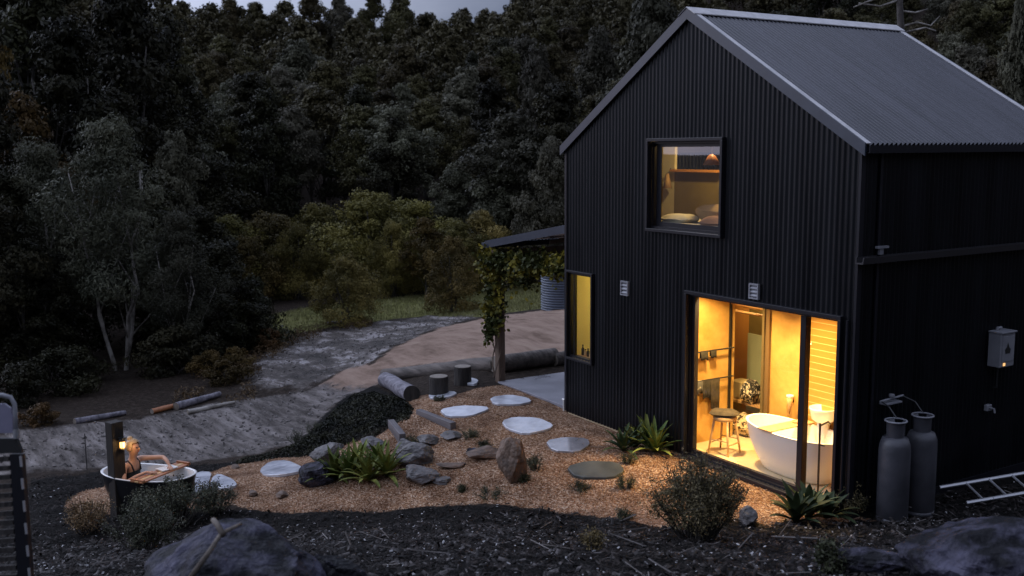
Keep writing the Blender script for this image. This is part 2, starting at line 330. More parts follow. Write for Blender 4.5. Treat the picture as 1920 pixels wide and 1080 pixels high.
# gravel and road surfaces have a little relief of their own
rut = np.zeros_like(GZ)
rut += .012*np.clip(SDI['gravel']/.1, 0, 1)
sel = np.where((SDI['mulch'] > 0) & (SDI['gravel'] < 0))
for i, j in zip(*sel):
    x_, y_ = GX[i, j], GY[i, j]
    rut[i, j] += .05*mnoise.noise(Vector((x_*2.2, y_*2.2, 0)))+.02*mnoise.noise(Vector((x_*7, y_*7, 3)))
sel = np.where((SDI['mud'] > -.4) | (SDI['road'] > 0) | (SDI['sand'] > 0))
for i, j in zip(*sel):
    x_, y_ = GX[i, j], GY[i, j]
    rut[i, j] += .05*mnoise.noise(Vector((x_*1.2+y_*.5, y_*.8-x_*.4, 7)))+.03*mnoise.noise(Vector((x_*3.1, y_*3.1, 9)))
dx = np.maximum(np.maximum(-.0-GX, GX-5.65), 0); dy = np.maximum(np.maximum(-.0-GY, GY-4.0), 0)
GZ = GZ + rut*sst(0, .5, np.hypot(dx, dy))

def ground_material():
    m = bpy.data.materials.new('ground'); m.use_nodes = True; t = m.node_tree; b = t.nodes['Principled BSDF']; Lk = t.links.new
    co = t.nodes.new('ShaderNodeTexCoord').outputs['Object']
    def noise(sc, det=6, ro=.6, vec=co, st=None):
        if st:
            q = t.nodes.new('ShaderNodeMapping'); q.inputs['Scale'].default_value = st[:3]
            q.inputs['Rotation'].default_value = (0, 0, st[3] if len(st) > 3 else 0); Lk(vec, q.inputs[0]); vec = q.outputs[0]
        n = t.nodes.new('ShaderNodeTexNoise'); n.inputs['Scale'].default_value = sc; n.inputs['Detail'].default_value = det; n.inputs['Roughness'].default_value = ro
        Lk(vec, n.inputs['Vector']); return n.outputs['Fac']
    def ramp(src, stops):
        r = t.nodes.new('ShaderNodeValToRGB'); el = r.color_ramp.elements
        while len(el) < len(stops): el.new(.5)
        for e, (p, c) in zip(el, stops): e.position = p; e.color = (*c, 1)
        Lk(src, r.inputs[0]); return r.outputs[0]
    def mixc(f, a, c):
        q = t.nodes.new('ShaderNodeMix'); q.data_type = 'RGBA'
        if isinstance(f, float): q.inputs[0].default_value = f
        else: Lk(f, q.inputs[0])
        Lk(a, q.inputs[6]); Lk(c, q.inputs[7]); return q.outputs[2]
    def mixf(f, a, c):
        q = t.nodes.new('ShaderNodeMix'); Lk(f, q.inputs[0])
        for s, i in ((a, 2), (c, 3)):
            if isinstance(s, (int, float)): q.inputs[i].default_value = s
            else: Lk(s, q.inputs[i])
        return q.outputs[0]
    edge = noise(5.5, 6, .7); edge2 = noise(1.2, 4, .6); edge3 = noise(1.6, 8, .72)
    def mask(name, amp, wdt, e=edge):
        a = t.nodes.new('ShaderNodeAttribute'); a.attribute_name = name
        q = t.nodes.new('ShaderNodeMath'); q.operation = 'MULTIPLY_ADD'; Lk(e, q.inputs[0]); q.inputs[1].default_value = amp; Lk(a.outputs['Fac'], q.inputs[2])
        r = t.nodes.new('ShaderNodeMapRange'); r.interpolation_type = 'SMOOTHSTEP'; r.inputs[1].default_value = amp*.5-wdt; r.inputs[2].default_value = amp*.5+wdt; Lk(q.outputs[0], r.inputs[0]); return r.outputs[0]
    # layers
    litter = ramp(noise(9, 8, .75), [(.3, (.010,.008,.007)), (.52, (.035,.026,.020)), (.75, (.10,.078,.062))])
    fine = noise(38, 4, .7)
    mul = ramp(noise(34, 5, .75), [(.36, (.004,.004,.004)), (.52, (.012,.011,.010)), (.66, (.030,.027,.026)), (.74, (.16,.15,.15))])
    grv_v = t.nodes.new('ShaderNodeTexVoronoi'); grv_v.inputs['Scale'].default_value = 48; Lk(co, grv_v.inputs['Vector'])
    gsep = t.nodes.new('ShaderNodeSeparateColor'); Lk(grv_v.outputs['Color'], gsep.inputs[0])
    grv = ramp(gsep.outputs[0], [(0, (.13,.06,.028)), (.35, (.30,.16,.088)), (.7, (.45,.28,.17)), (1, (.72,.54,.40))])
    patch = ramp(noise(1.7, 6, .7), [(.36, (.42,.38,.36)), (.6, (1, 1, 1))])
    mu = t.nodes.new('ShaderNodeMix'); mu.data_type = 'RGBA'; mu.blend_type = 'MULTIPLY'; mu.inputs[0].default_value = 1; Lk(grv, mu.inputs[6]); Lk(patch, mu.inputs[7]); grv = mu.outputs[2]
    trk = noise(1.0, 9, .74, st=(.5, 3.4, 1, R_(-34)))
    road = ramp(trk, [(.32, (.035,.03,.027)), (.46, (.105,.092,.084)), (.58, (.21,.185,.172)), (.75, (.36,.33,.315))])
    sand = ramp(noise(1.1, 7, .7, st=(.5, 2.2, 1, R_(-20))), [(.33, (.17,.115,.085)), (.5, (.30,.21,.16)), (.7, (.38,.28,.215))])
    mudn = noise(.55, 12, .80, st=(.7, 1.9, 1, R_(-30)))
    mud = ramp(mudn, [(.40, (.030,.023,.018)), (.5, (.10,.082,.070)), (.55, (.23,.20,.185)), (.66, (.62,.57,.57))])  # palest stops paint the wet sheen into the mud colour
    grs = ramp(noise(2.2, 7, .75), [(.32, (.06,.06,.02)), (.5, (.14,.14,.045)), (.7, (.23,.22,.09))])
    c = litter
    mk = dict(grass=mask('grass', .9, .2, edge2), sand=mask('sand', 1.3, .10, edge3), road=mask('road', 1.5, .16, edge3), mud=mask('mud', 2.2, .16, edge3), mulch=mask('mulch', .3, .05), strip=mask('strip', .2, .04), gravel=mask('gravel', .22, .03))
    c = mixc(mk['grass'], c, grs); c = mixc(mk['sand'], c, sand); c = mixc(mk['road'], c, road); c = mixc(mk['mud'], c, mud)
    c = mixc(mk['mulch'], c, mul); c = mixc(mk['strip'], c, litter); c = mixc(mk['gravel'], c, grv)
    Lk(c, b.inputs['Base Color'])
    wet = ramp(mudn, [(.5, (.8,)*3), (.6, (.22,)*3)])
    s = t.nodes.new('ShaderNodeSeparateColor'); Lk(wet, s.inputs[0])
    ro = mixf(mk['mud'], .85, s.outputs[0]); Lk(ro, b.inputs['Roughness'])
    Lk(mixf(mk['mud'], .06, .4), b.inputs['Specular IOR Level'])
    hn = mixf(mk['gravel'], noise(26, 6, .75), grv_v.outputs['Distance'])
    bp = t.nodes.new('ShaderNodeBump'); bp.inputs['Strength'].default_value = 1; bp.inputs['Distance'].default_value = .03; Lk(hn, bp.inputs['Height']); Lk(bp.outputs[0], b.inputs['Normal'])
    return m
M['ground'] = ground_material()
ny, nx = GX.shape
idx = np.arange(nx*ny).reshape(ny, nx)
quads = np.stack([idx[:-1, :-1], idx[:-1, 1:], idx[1:, 1:], idx[1:, :-1]], -1).reshape(-1, 4)
V = np.stack([GX.ravel(), GY.ravel(), GZ.ravel()], 1)
cen = {k: s.ravel()[quads].mean(1) for k, s in SDI.items()}
own = np.zeros(len(quads), int); names = ['ground']
inside_house = (V[quads][:, :, 0].mean(1) > .15) & (V[quads][:, :, 0].mean(1) < 5.45) & (V[quads][:, :, 1].mean(1) > .15) & (V[quads][:, :, 1].mean(1) < 3.8)
for k, nm in (('grass','grass_clearing'),('sand','sandy_ground'),('road','dirt_road'),('mud','wet_ground'),('mulch','mulch_bed'),('gravel','gravel_path')):
    names.append(nm); own[cen[k] > 0] = len(names)-1
for gi, nm in enumerate(names):
    q = quads[(own == gi) & ~inside_house]; us, inv = np.unique(q, return_inverse=True)
    me = bpy.data.meshes.new(nm); me.vertices.add(len(us)); me.vertices.foreach_set('co', V[us].astype(np.float32).ravel())
    me.loops.add(q.size); me.loops.foreach_set('vertex_index', inv.ravel().astype(np.int32)); me.polygons.add(len(q)); me.polygons.foreach_set('loop_start', np.arange(len(q), dtype=np.int32)*4)
    me.update(); me.validate(); me.polygons.foreach_set('use_smooth', np.ones(len(q), bool)); me.materials.append(M['ground'])
    for k, s in SDI.items():
        at = me.attributes.new(k, 'FLOAT', 'POINT'); at.data.foreach_set('value', np.clip(s.ravel()[us], -1.5, 1.5).astype(np.float32))
    o = bpy.data.objects.new(nm, me); COL.objects.link(o); o['kind'] = 'structure'

# ---------------------------------------------------------------- house
HW, HE, HA, HL = 5.6, 4.18, 5.87, 3.97
sl = (HA-HE)/(HW/2)
def top(x): return HE + sl*min(x, HW-x)
PITCH, AMP = .0762, .0105
def corr_wall(width, tops, holes, M4, name, parent, material=None):
    """vertical corrugated sheet in local (s, z), out = local -y; real ribs, real openings"""
    n = int(width/PITCH*6); xs = {round(i*width/n, 4) for i in range(n+1)} | {round(h[i], 4) for h in holes for i in (0, 1)}
    xs = sorted(xs); mb = MB()
    for a, b_ in zip(xs[:-1], xs[1:]):
        mid = (a+b_)/2; cuts = sorted([(h[2], h[3]) for h in holes if h[0] < mid < h[1]]); z = 0; segs = []
        for c0, c1 in cuts: segs.append((z, c0)); z = c1
        segs.append((z, None))
        ya = -AMP*math.sin(a/PITCH*2*math.pi); yb = -AMP*math.sin(b_/PITCH*2*math.pi)
        for z0, z1 in segs:
            za, zb = (tops(a), tops(b_)) if z1 is None else (z1, z1)
            if za-z0 < 1e-3 and zb-z0 < 1e-3: continue
            mb.add([M4 @ Vector(p) for p in [(a, ya, z0), (b_, yb, z0), (b_, yb, zb), (a, ya, za)]], [(0, 1, 2, 3)])
    o = mb.build(name, material or M['clad'], parent, smooth=False, fix=False)
    bm = bmesh.new(); bm.from_mesh(o.data); bmesh.ops.remove_doubles(bm, verts=bm.verts, dist=1e-4); bm.to_mesh(o.data); bm.free()
    for p in o.data.polygons: p.use_smooth = True
    return o
house = empty('house', (0, 0, 0), label='black corrugated steel gabled house with a lit bathroom behind its sliding door', cat='house')
DOOR = (2.87, 5.40, .03, 2.235); UWIN = (2.05, 3.47, 3.06, 4.245); LWIN = (.07, .70, .91, 2.25)
I4 = Matrix.Identity(4)
corr_wall(HW, top, [DOOR, UWIN, LWIN], I4, 'gable_wall', house)
MR = Matrix.Translation((HW, 0, 0)) @ Matrix.Rotation(R_(90), 4, 'Z')
corr_wall(HL, lambda x: HE, [], MR, 'side_wall', house)
corr_wall(HL, lambda x: HE, [], Matrix.Translation((0, HL, 0)) @ Matrix.Rotation(R_(-90), 4, 'Z'), 'side_wall', house)
corr_wall(HW, top, [], Matrix.Translation((HW, HL, 0)) @ Matrix.Rotation(R_(180), 4, 'Z'), 'rear_wall', house)
# roof: two corrugated slopes with ribs running down the slope
def roof_slope(side):
    mb = MB(); n = int((HL+.1)/PITCH*6); ya, yb = -.04, HL+.06
    ex = -.06; pe = (ex if side < 0 else HW-ex, HE+sl*ex+.03); pr = (HW/2, HA+.03)
    nrm = Vector((-sl if side < 0 else sl, 0, 1)).normalized()
    for i in range(n+1):
        y = ya+(yb-ya)*i/n; h = .020*math.sin(y/PITCH*2*math.pi)+.01
        for (x, z) in (pe, pr): mb.v.append((x+nrm.x*h, y, z+nrm.z*h))
    for i in range(n): mb.f.append((2*i, 2*i+2, 2*i+3, 2*i+1))
    o = mb.build('roof', M['roof'], house, smooth=True)
roof_slope(-1); roof_slope(1)
def cap_along(name, a, b, wdt, th, m, parent=house, up=Vector((0, 0, 1))):
    a = Vector(a); b = Vector(b); T = (b-a).normalized(); s = T.cross(up).normalized(); u = s.cross(T)
    Mx = Matrix((( T.x, s.x, u.x, a.x), (T.y, s.y, u.y, a.y), (T.z, s.z, u.z, a.z), (0, 0, 0, 1)))
    return MB().box((0, -wdt/2, -th/2), ((b-a).length, wdt/2, th/2), Mx).build(name, m, parent, bevel=.003)
for s_ in (-1, 1):
    ex = -.09; x0 = ex if s_ < 0 else HW-ex; z0 = HE+sl*ex
    # barge board (vertical face) and its cap (lying on the slope)
    mb = MB(); dz = .155
    for yy, nm in ((-.065, 0), (HL+.045, 1)):
        p = [(x0, yy, z0-.07), (HW/2, yy, HA-.07), (HW/2, yy, HA+.07), (x0, yy, z0+.07)]
        MB().prism(p, (0, .022, 0)).build('barge_board', M['trim'], house)
    nrm = Vector((-sl if s_ < 0 else sl, 0, 1)).normalized()
    for yy in (-.005, HL+.005):
        q0 = Vector((x0, yy, z0+.062)); q1 = Vector((HW/2, yy, HA+.062))
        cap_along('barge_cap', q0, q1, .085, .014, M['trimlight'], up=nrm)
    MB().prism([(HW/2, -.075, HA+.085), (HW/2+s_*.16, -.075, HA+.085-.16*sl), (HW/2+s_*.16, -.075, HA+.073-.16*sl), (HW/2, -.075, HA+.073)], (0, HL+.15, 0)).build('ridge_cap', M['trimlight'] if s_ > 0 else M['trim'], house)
def gutter(name, x, y0, y1, z, s=1, wd=.11):
    prof = [(0, .05), (0, -.04), (wd, -.04), (wd, .045), (wd-.012, .045), (wd-.012, -.028), (.012, -.028), (.012, .05)]
    return MB().prism([(x+s*a, y0, z+b) for a, b in prof], (0, y1-y0, 0)).build(name, M['frame'], house)
gutter('eave_gutter', HW+.02, -.03, HL+.05, HE-.055); gutter('eave_gutter', -.02, -.03, HL+.05, HE-.055, -1)
MB().prism([(HW+.012+a, -.05, 2.93+b) for a, b in [(0,.03),(0,-.045),(.10,-.045),(.115,.03),(.10,.03),(.09,-.03),(.012,-.03),(.012,.03)]], (0, HL+.05, 0)).build('lower_gutter', mat('gutter_paint', (.035,.033,.036), None, rough=.4), house)
MB().box((HW+.03, .24, 3.04), (HW+.075, .42, 3.065)).box((HW+.012, .29, 2.97), (HW+.06, .35, 3.04)).build('gutter_bracket', M['boxp'], house)
MB().box((HW+.012, .285, .03), (HW+.03, .325, HE-.1)).build('wall_flashing', M['frame'], house)
MB().box((HW-.012, -.022, .02), (HW+.022, .05, HE-.05)).build('corner_flashing', M['frame'], house)
MB().box((-.022, -.022, .02), (.03, .03, HE-.05)).build('corner_flashing', M['frame'], house)
MB().tube([(5.535, -.045, .02), (5.535, -.045, 2.0), (5.535, -.045, 2.25)], .018, 8).build('downpipe', M['frame'], house)
MB().box((0.02, .02, -.12), (5.58, 3.95, .05)).build('floor', M['floor'], house)
def ring_frame(x0, x1, z0, z1, t, d0, d1, mb):   # picture frame around an opening, d0..d1 depth
    mb.box((x0-t, d0, z0-t), (x1+t, d1, z0)); mb.box((x0-t, d0, z1), (x1+t, d1, z1+t)); mb.box((x0-t, d0, z0), (x0, d1, z1)); mb.box((x1, d0, z0), (x1+t, d1, z1)); return mb
def window(nm, H, t, proud, deep, parts, glassm, gy=.05):
    w_ = empty(nm, (0, 0, 0)); w_.parent = house
    x0, x1, z0, z1 = H
    ring_frame(x0+.0, x1-.0, z0, z1, t, -proud, .004, MB()).build('frame', M['frame'], w_, bevel=.004)
    ring_frame(x0+.03, x1-.03, z0+.03, z1-.03, .029, .006, deep, MB()).build('reveal', M['frame'], w_)
    for (a, b_, c, d) in parts:
        MB().box((a, gy-.003, c), (b_, gy+.003, d)).build('pane', glassm, w_)
    return w_
uw = window('upper_window', UWIN, .042, .075, .10, [(2.08, 3.44, 3.09, 4.215)], M['glass_up'], .07)
ring_frame(2.20, 3.40, 3.15, 4.17, .10, .055, .062, MB()).build('sash', M['frame'], uw)
lw = window('narrow_window', LWIN, .035, .05, .09, [(.10, .67, .94, 2.22)], M['glass'], .06)
MB().box((.155, .03, .94), (.185, .075, 2.22)).build('mullion', M['frame'], lw)
sdn = window('sliding_door', DOOR, .045, .06, .11, [(2.9, 4.86, .06, 2.2), (4.86, 5.37, .06, 2.2)], M['glass'], .06)
MB().box((4.80, .012, .061), (4.885, .10, 2.2)).build('mullion', M['frame'], sdn, bevel=.004)
MB().box((2.9, .03, .061), (2.955, .1, 2.2)).build('stile', M['frame'], sdn); MB().box((5.33, .03, .061), (5.371, .1, 2.2)).build('stile', M['frame'], sdn)
MB().box((2.955, .03, .061), (4.80, .09, .11)).box((4.885, .03, .061), (5.33, .09, .11)).build('bottom_rail', M['frame'], sdn)
MB().box((4.893, .0, .95), (4.905, .028, 1.5)).build('handle', M['frame'], sdn)
def vent(x0, x1, z0, z1):
    v_ = empty('wall_vent', (x0, -.0, z0)); v_.parent = house; wd = x1-x0; ht = z1-z0
    ring_frame(.02, wd-.02, .02, ht-.02, .02, -.045, -.009, MB()).build('frame', M['boxp'], v_)
    for k in range(3):
        z = .03+(ht-.05)*k/3
        MB().prism([(.02, -.04, z), (.02, -.012, z+.035), (.02, -.012, z+.045), (.02, -.04, z+.012)], (wd-.04, 0, 0)).build('louvre', M['boxp'], v_)
vent(1.43, 1.60, 2.05, 2.26); vent(4.0, 4.16, 2.31, 2.50)

# --- interior (all fixed parts of the house)
MB().box((HW+.0112, -.0, -.15), (HW+.028, HL, .07)).build('light_leak_strip', M['frame'], house)  # strip added to cover the light leak along the wall foot
IW = lambda nm, lo, hi, m: MB().box(lo, hi).build(nm, m, house)
CZ = 2.42
IW('partition_wall', (2.52, .112, .051), (2.6, 1.1, CZ), M['render'])
# back wall of the bathroom with the closet opening
IW('back_wall', (3.37, 1.02, .051), (3.95, 1.1, CZ), M['render']); IW('back_wall', (2.6, 1.02, 2.02), (3.37, 1.1, CZ), M['render'])
tile = bpy.data.materials.new('brick_tile'); tile.use_nodes = True; t = tile.node_tree; b = t.nodes['Principled BSDF']; b.inputs['Roughness'].default_value = .45
bk = t.nodes.new('ShaderNodeTexBrick'); co = t.nodes.new('ShaderNodeTexCoord'); q = t.nodes.new('ShaderNodeMapping'); q.inputs['Rotation'].default_value = (R_(90), 0, 0)
t.links.new(co.outputs['Object'], q.inputs[0]); t.links.new(q.outputs[0], bk.inputs['Vector'])
bk.inputs['Color1'].default_value = (.44, .235, .045, 1); bk.inputs['Color2'].default_value = (.38, .20, .035, 1); bk.inputs['Mortar'].default_value = (.72, .50, .20, 1)
bk.inputs['Scale'].default_value = 1; bk.inputs['Brick Width'].default_value = 1.3; bk.inputs['Row Height'].default_value = .088; bk.inputs['Mortar Size'].default_value = .004
t.links.new(bk.outputs[0], b.inputs['Base Color']); M['tile'] = tile
IW('tiled_wall', (3.95, 1.0, .051), (5.5, 1.1, CZ), M['tile'])
IW('side_lining', (5.49, .112, .051), (5.53, 1.0, CZ), M['render'])
IW('ceiling', (2.6, .112, CZ), (5.53, 1.1, CZ+.04), M['cream'])
IW('door_jamb', (2.601, .985, .051), (2.63, 1.018, 2.01), M['dark']); IW('door_jamb', (2.63, .985, 1.98), (3.26, 1.018, 2.01), M['wood'])
IW('glass_screen_post', (3.26, .96, .051), (3.30, 1.018, 2.0), mat('bronze_frame', (.13,.10,.05), None, rough=.4)); IW('closet_door', (3.30, .985, .051), (3.37, 1.018, 2.02), mat('umber_door', (.16,.10,.045), None, rough=.5))
# closet / hall beyond
IW('hall_wall', (1.35, 1.95, .051), (2.02, 2.0, CZ), M['ply']); IW('hall_panel', (2.02, 1.93, .051), (2.55, 1.97, 1.38), M['mint'])
IW('hall_wall', (2.02, 1.95, 1.38), (3.6, 2.0, CZ), M['olive']); IW('hall_lining', (3.5, 1.1, .051), (3.55, 1.95, CZ), M['olive']); IW('hall_lining', (1.35, 1.1, .051), (1.4, 1.95, CZ), M['ply'])  # olive above the mint panel paints the brown shadow there
IW('hall_ceiling', (1.4, 1.1, CZ), (3.5, 1.95, CZ+.04), M['olive'])
MB().tube([(1.9, 1.2, 1.93), (3.3, 1.2, 1.93)], .016).tube([(1.9, 1.42, 1.80), (3.3, 1.42, 1.80)], .016).tube([(2.0, 1.3, 1.66), (2.25, 1.36, 1.80), (2.8, 1.42, 1.79)], .014).build('clothes_rail', M['wood'], house)
# narrow-window room
IW('room_wall', (.9, .112, .051), (.95, 2.2, CZ), M['cream']); IW('room_wall', (-.0+.03, 2.2, .051), (.9, 2.25, CZ), mat('yellow_wall', (.68,.60,.30), None, rough=.8)); IW('room_wall', (.012, .112, .051), (.03, 2.2, CZ), mat('yellow_wall2', (.68,.60,.30), None, rough=.8)); IW('room_ceiling', (.03, .112, CZ), (.9, 2.2, CZ+.04), M['cream'])
IW('window_sill', (.1, .10, .90), (.7, .26, .925), M['wood'])
# loft bedroom
IW('loft_floor', (.05, .112, 2.62), (5.53, 3.9, 2.70), M['wood'])
IW('loft_wall', (1.02, 1.3, 2.70), (3.6, 1.35, 3.80), M['olive']); IW('loft_wall', (.2, 1.3, 2.70), (1.02, 1.35, 4.35), M['cream']); IW('loft_wall', (-.0+.05, 3.3, 2.70), (3.6, 3.34, 4.1), M['olive'])
IW('shelf', (1.0, 1.22, 3.80), (2.05, 1.35, 3.835), mat('orange_shelf', (.62,.27,.06), None, rough=.5))
IW('loft_lining', (1.40, .112, 2.70), (1.44, 1.6, 4.6), M['cream']) if False else None
mb = MB(); pc = [(.06, .12, HE-.06), (2.8, .12, HA-.08), (5.54, .12, HE-.06), (5.5, .12, HE-.1), (2.8, .12, HA-.12), (.1, .12, HE-.1)]
mb.prism(pc, (0, 3.7, 0)).build('loft_ceiling', mat('loft_lining_paint', (.22,.17,.08), None, rough=.8), house)
# lamps of the house
def lamp(name, loc, e, c, r=.05, parent=None):
    l = bpy.data.lights.new(name, 'POINT'); l.energy = e; l.color = c; l.shadow_soft_size = r
    o = bpy.data.objects.new(name, l); COL.objects.link(o); o.location = loc; o.parent = parent; return o
WARM = (1.0, .66, .26)
bulb = emit('lit_bulb', (1, .72, .35), 8)
def downlight(loc, e, lb, col=WARM):
    r = empty('ceiling_lamp', loc, label=lb, cat='lamp')
    MB().lathe([(.075, 0), (.085, -.004), (.085, -.012), (.07, -.014), (.07, -.004)], 24).build('ring', M['white'], r, smooth=True); MB().lathe([(.068, -.006), (.068, -.010)], 24).build('lens', bulb, r)
    l = bpy.data.lights.new('light', 'AREA'); l.shape = 'DISK'; l.size = .13; l.spread = R_(128); l.energy = e; l.color = col; o = bpy.data.objects.new('light', l); COL.objects.link(o); o.location = (0, 0, -.018); o.parent = r
def pendant(loc, e, lb, col=WARM, drop=.15):
    r = empty('ceiling_lamp', loc, label=lb, cat='lamp')
    MB().lathe([(.001, -.03), (.03, -.02), (.04, 0), (.03, .03), (.012, .05)], 16).build('bulb', bulb, r, smooth=True)
    MB().tube([(0, 0, .05), (0, 0, .05+drop)], .02).build('stem', M['dark'], r)
    lamp('light', (0, 0, -.06), e, col, .06, r)
downlight((4.35, .26, CZ), 58, 'warm ceiling lamp above the white bath indoors')
downlight((3.15, .26, CZ), 44, 'warm ceiling lamp above the stool indoors')
pendant((2.5, 1.5, 2.22), 16, 'warm ceiling lamp in the closet behind the bathroom')
pendant((.5, 1.3, 2.2), 17, 'warm ceiling lamp in the room of the narrow window', (1, .78, .30))
pendant((2.5, .75, 4.75), 85, 'warm ceiling lamp in the loft bedroom', (1, .70, .30), .4)

# ---------------------------------------------------------------- things in the bathroom
def superellipse(a, b_, n, k=2.3):
    r = []
    for i in range(n):
        t = 2*math.pi*i/n; c, s_ = math.cos(t), math.sin(t)
        r.append((a*math.copysign(abs(c)**(2/k), c), b_*math.copysign(abs(s_)**(2/k), s_)))
    return r
def tub(name, loc, rz, a, b_, h, mo, mi, lip, k=2.3, sink=.36, wall=.03, base=.72, **kw):
    root = empty(name, loc, rz, **kw); n = 40
    def shell(prof, m, nm, smooth=True, cap0=False, cap1=False):
        mb = MB()
        for (sc, z, off) in prof:
            for (x, y) in superellipse(a*sc-off, b_*sc-off, n, k): mb.v.append((x, y, z + (lip*(x/a)**2*(z/h) if z > .3*h else 0)))
        for i in range(len(prof)-1):
            for q in range(n): q2 = (q+1) % n; mb.f.append((i*n+q, i*n+q2, (i+1)*n+q2, (i+1)*n+q))
        if cap0: mb.f.append(tuple(range(n))[::-1])
        if cap1: mb.f.append(tuple(range((len(prof)-1)*n, len(prof)*n)))
        return mb.build(nm, m, root, smooth=smooth)
    shell([(base, 0, 0), (base+.07, .05*h, 0), (.80+.06*(base-.6), .3*h, 0), (.93, .62*h, 0), (1, h, 0)], mo, 'outer_shell', cap0=True)
    shell([(1, h+.001, 0), (1.005, h+.012, -.008), (1.0, h+.018, .01), (1, h+.008, wall)], mi, 'rim')
    shell([(1, h+.006, wall), (.93, .62*h, wall+.01), (.82, .34*h, wall+.02), (.7, .26*h, wall+.03)], mi, 'basin', cap1=True)
    return root
bt = tub('bathtub', (4.33, .56, .052), 0, .81, .37, .55, M['stonebath'], M['stonebath'], .035, base=.60, label='white freestanding oval bath behind the sliding door', cat='bathtub')
r = empty('bath_tray', (4.12, .56, .625), 0, label='thin pale timber tray lying across the white indoor bath', cat='tray')
MB().box((-.11, -.40, 0), (.11, .40, .018)).build('board', M['wood'], r, bevel=.004)
MB().lathe([(.001, .019), (.05, .019), (.055, .045), (.05, .045), (.045, .026), (.001, .026)], 16, (.0, .18, 0), cap=False).build('dish', M['wood'], r, smooth=True)
# stool
st = empty('stool', (3.14, .43, .052), R_(15), label='round wooden stool with splayed legs beside the indoor bath', cat='stool')
MB().lathe([(.11, .45), (.145, .455), (.16, .475), (.16, .50), (.15, .512)], 28).build('seat', M['wood'], st, smooth=True)
legs = [(s1*.10, s2*.10, s1*.155, s2*.155) for s1 in (-1, 1) for s2 in (-1, 1)]
for (a, b_, c, d) in legs: MB().tube([(c, d, 0), (a, b_, .46)], [.013, .017], 10).build('leg', M['wood'], st, smooth=True)
for s_ in (-1, 1):
    MB().tube([(s_*.14, -.14, .14), (s_*.14, .14, .14)], .009).build('stretcher', M['wood'], st); MB().tube([(-.133, s_*.133, .19), (.133, s_*.133, .19)], .009).build('stretcher', M['wood'], st)
def cushion(name, loc, sx, sy, sz, m, rz=0, tilt=(0, 0), seed=0, **k):
    bm = bmesh.new(); bmesh.ops.create_icosphere(bm, subdivisions=4, radius=1); rd = random.Random(seed)
    for v in bm.verts:
        x, y, z = v.co; x = math.copysign(abs(x)**.62, x); y = math.copysign(abs(y)**.62, y)
        e = max(0, 1-max(abs(x), abs(y))**4); nn = mnoise.noise(Vector((x*1.6+seed, y*1.6, z)))+(1.6*mnoise.noise(Vector((x*3+seed, y*3, z*3))) if seed > 8 else 0)
        v.co = (x*sx, y*sy, (z*(.25+.75*e)+.22*nn)*sz)
    me = bpy.data.meshes.new(name); bm.to_mesh(me); bm.free()
    for p in me.polygons: p.use_smooth = True
    me.materials.append(m); o = bpy.data.objects.new(name, me); COL.objects.link(o); o.location = loc; o.rotation_euler = (tilt[0], tilt[1], rz); return tag(o, **k)
cushion('folded_towel', (3.14, .42, .605), .20, .15, .05, M['cloth2'], R_(40), seed=3, label='dark grey-brown folded towel lying on the wooden stool', cat='towel')
# towel rails on the partition wall
for z, lb in ((1.36, 'upper'), (.95, 'lower')):
    r = empty('towel_rail', (2.6, .66, z)); r.parent = house
    MB().tube([(.06, -.42, 0), (.06, .37, 0)], .011).build('bar', M['dark'], r)
    MB().tube([(.001, -.40, 0), (.06, -.40, 0)], .008).build('bracket', M['dark'], r); MB().tube([(.001, .36, 0), (.06, .36, 0)], .008).build('bracket', M['dark'], r)
def hanging(name, y, z, wd, dropf, dropb, m, seed, **k):
    mb = MB(); n = 14; rows = [( -.016-0, -dropb), (-.016, -dropb*.5), (-.014, -.01), (0, .013), (.014, -.01), (.017, -dropf*.33), (.02, -dropf*.66), (.018, -dropf)]
    for j, (dx, dz) in enumerate(rows):
        for i in range(n+1):
            t = i/n; w_ = .012*mnoise.noise(Vector((t*5, seed*3.1, 0)))*min(1, abs(dz)*8)
            tx = 1-.12*abs(dz)
            mb.v.append((2.66+dx+w_, y+(t-.5)*wd*tx, z+dz+.02*mnoise.noise(Vector((t*3, seed, j*.1)))*(1 if abs(dz) > .05 else 0)))
    for j in range(len(rows)-1):
        for i in range(n): a = j*(n+1)+i; mb.f.append((a, a+1, a+n+2, a+n+1))
    o = mb.build(name, m, None, smooth=True, **k); s_ = o.modifiers.new('t', 'SOLIDIFY'); s_.thickness = .006; return o
hanging('washcloth', .47, 1.36, .13, .12, .10, M['cloth1'], 1, label='small dark cloth on the upper rail, nearer the glass', cat='cloth')
hanging('washcloth', .64, 1.36, .10, .10, .08, M['cloth1'], 2, label='small dark cloth on the upper rail, farther from the glass', cat='cloth')
hanging('towel', .38, .95, .13, .16, .18, M['cloth3'], 3, label='short black and white cloth at the glass end of the lower rail', cat='towel')
hanging('towel', .52, .95, .15, .25, .18, M['cloth1'], 4, label='dark crumpled towel in the middle of the lower rail', cat='towel')
hanging('towel', .68, .95, .17, .42, .3, M['cloth2'], 5, label='long grey-brown towel hanging lowest on the lower rail', cat='towel')
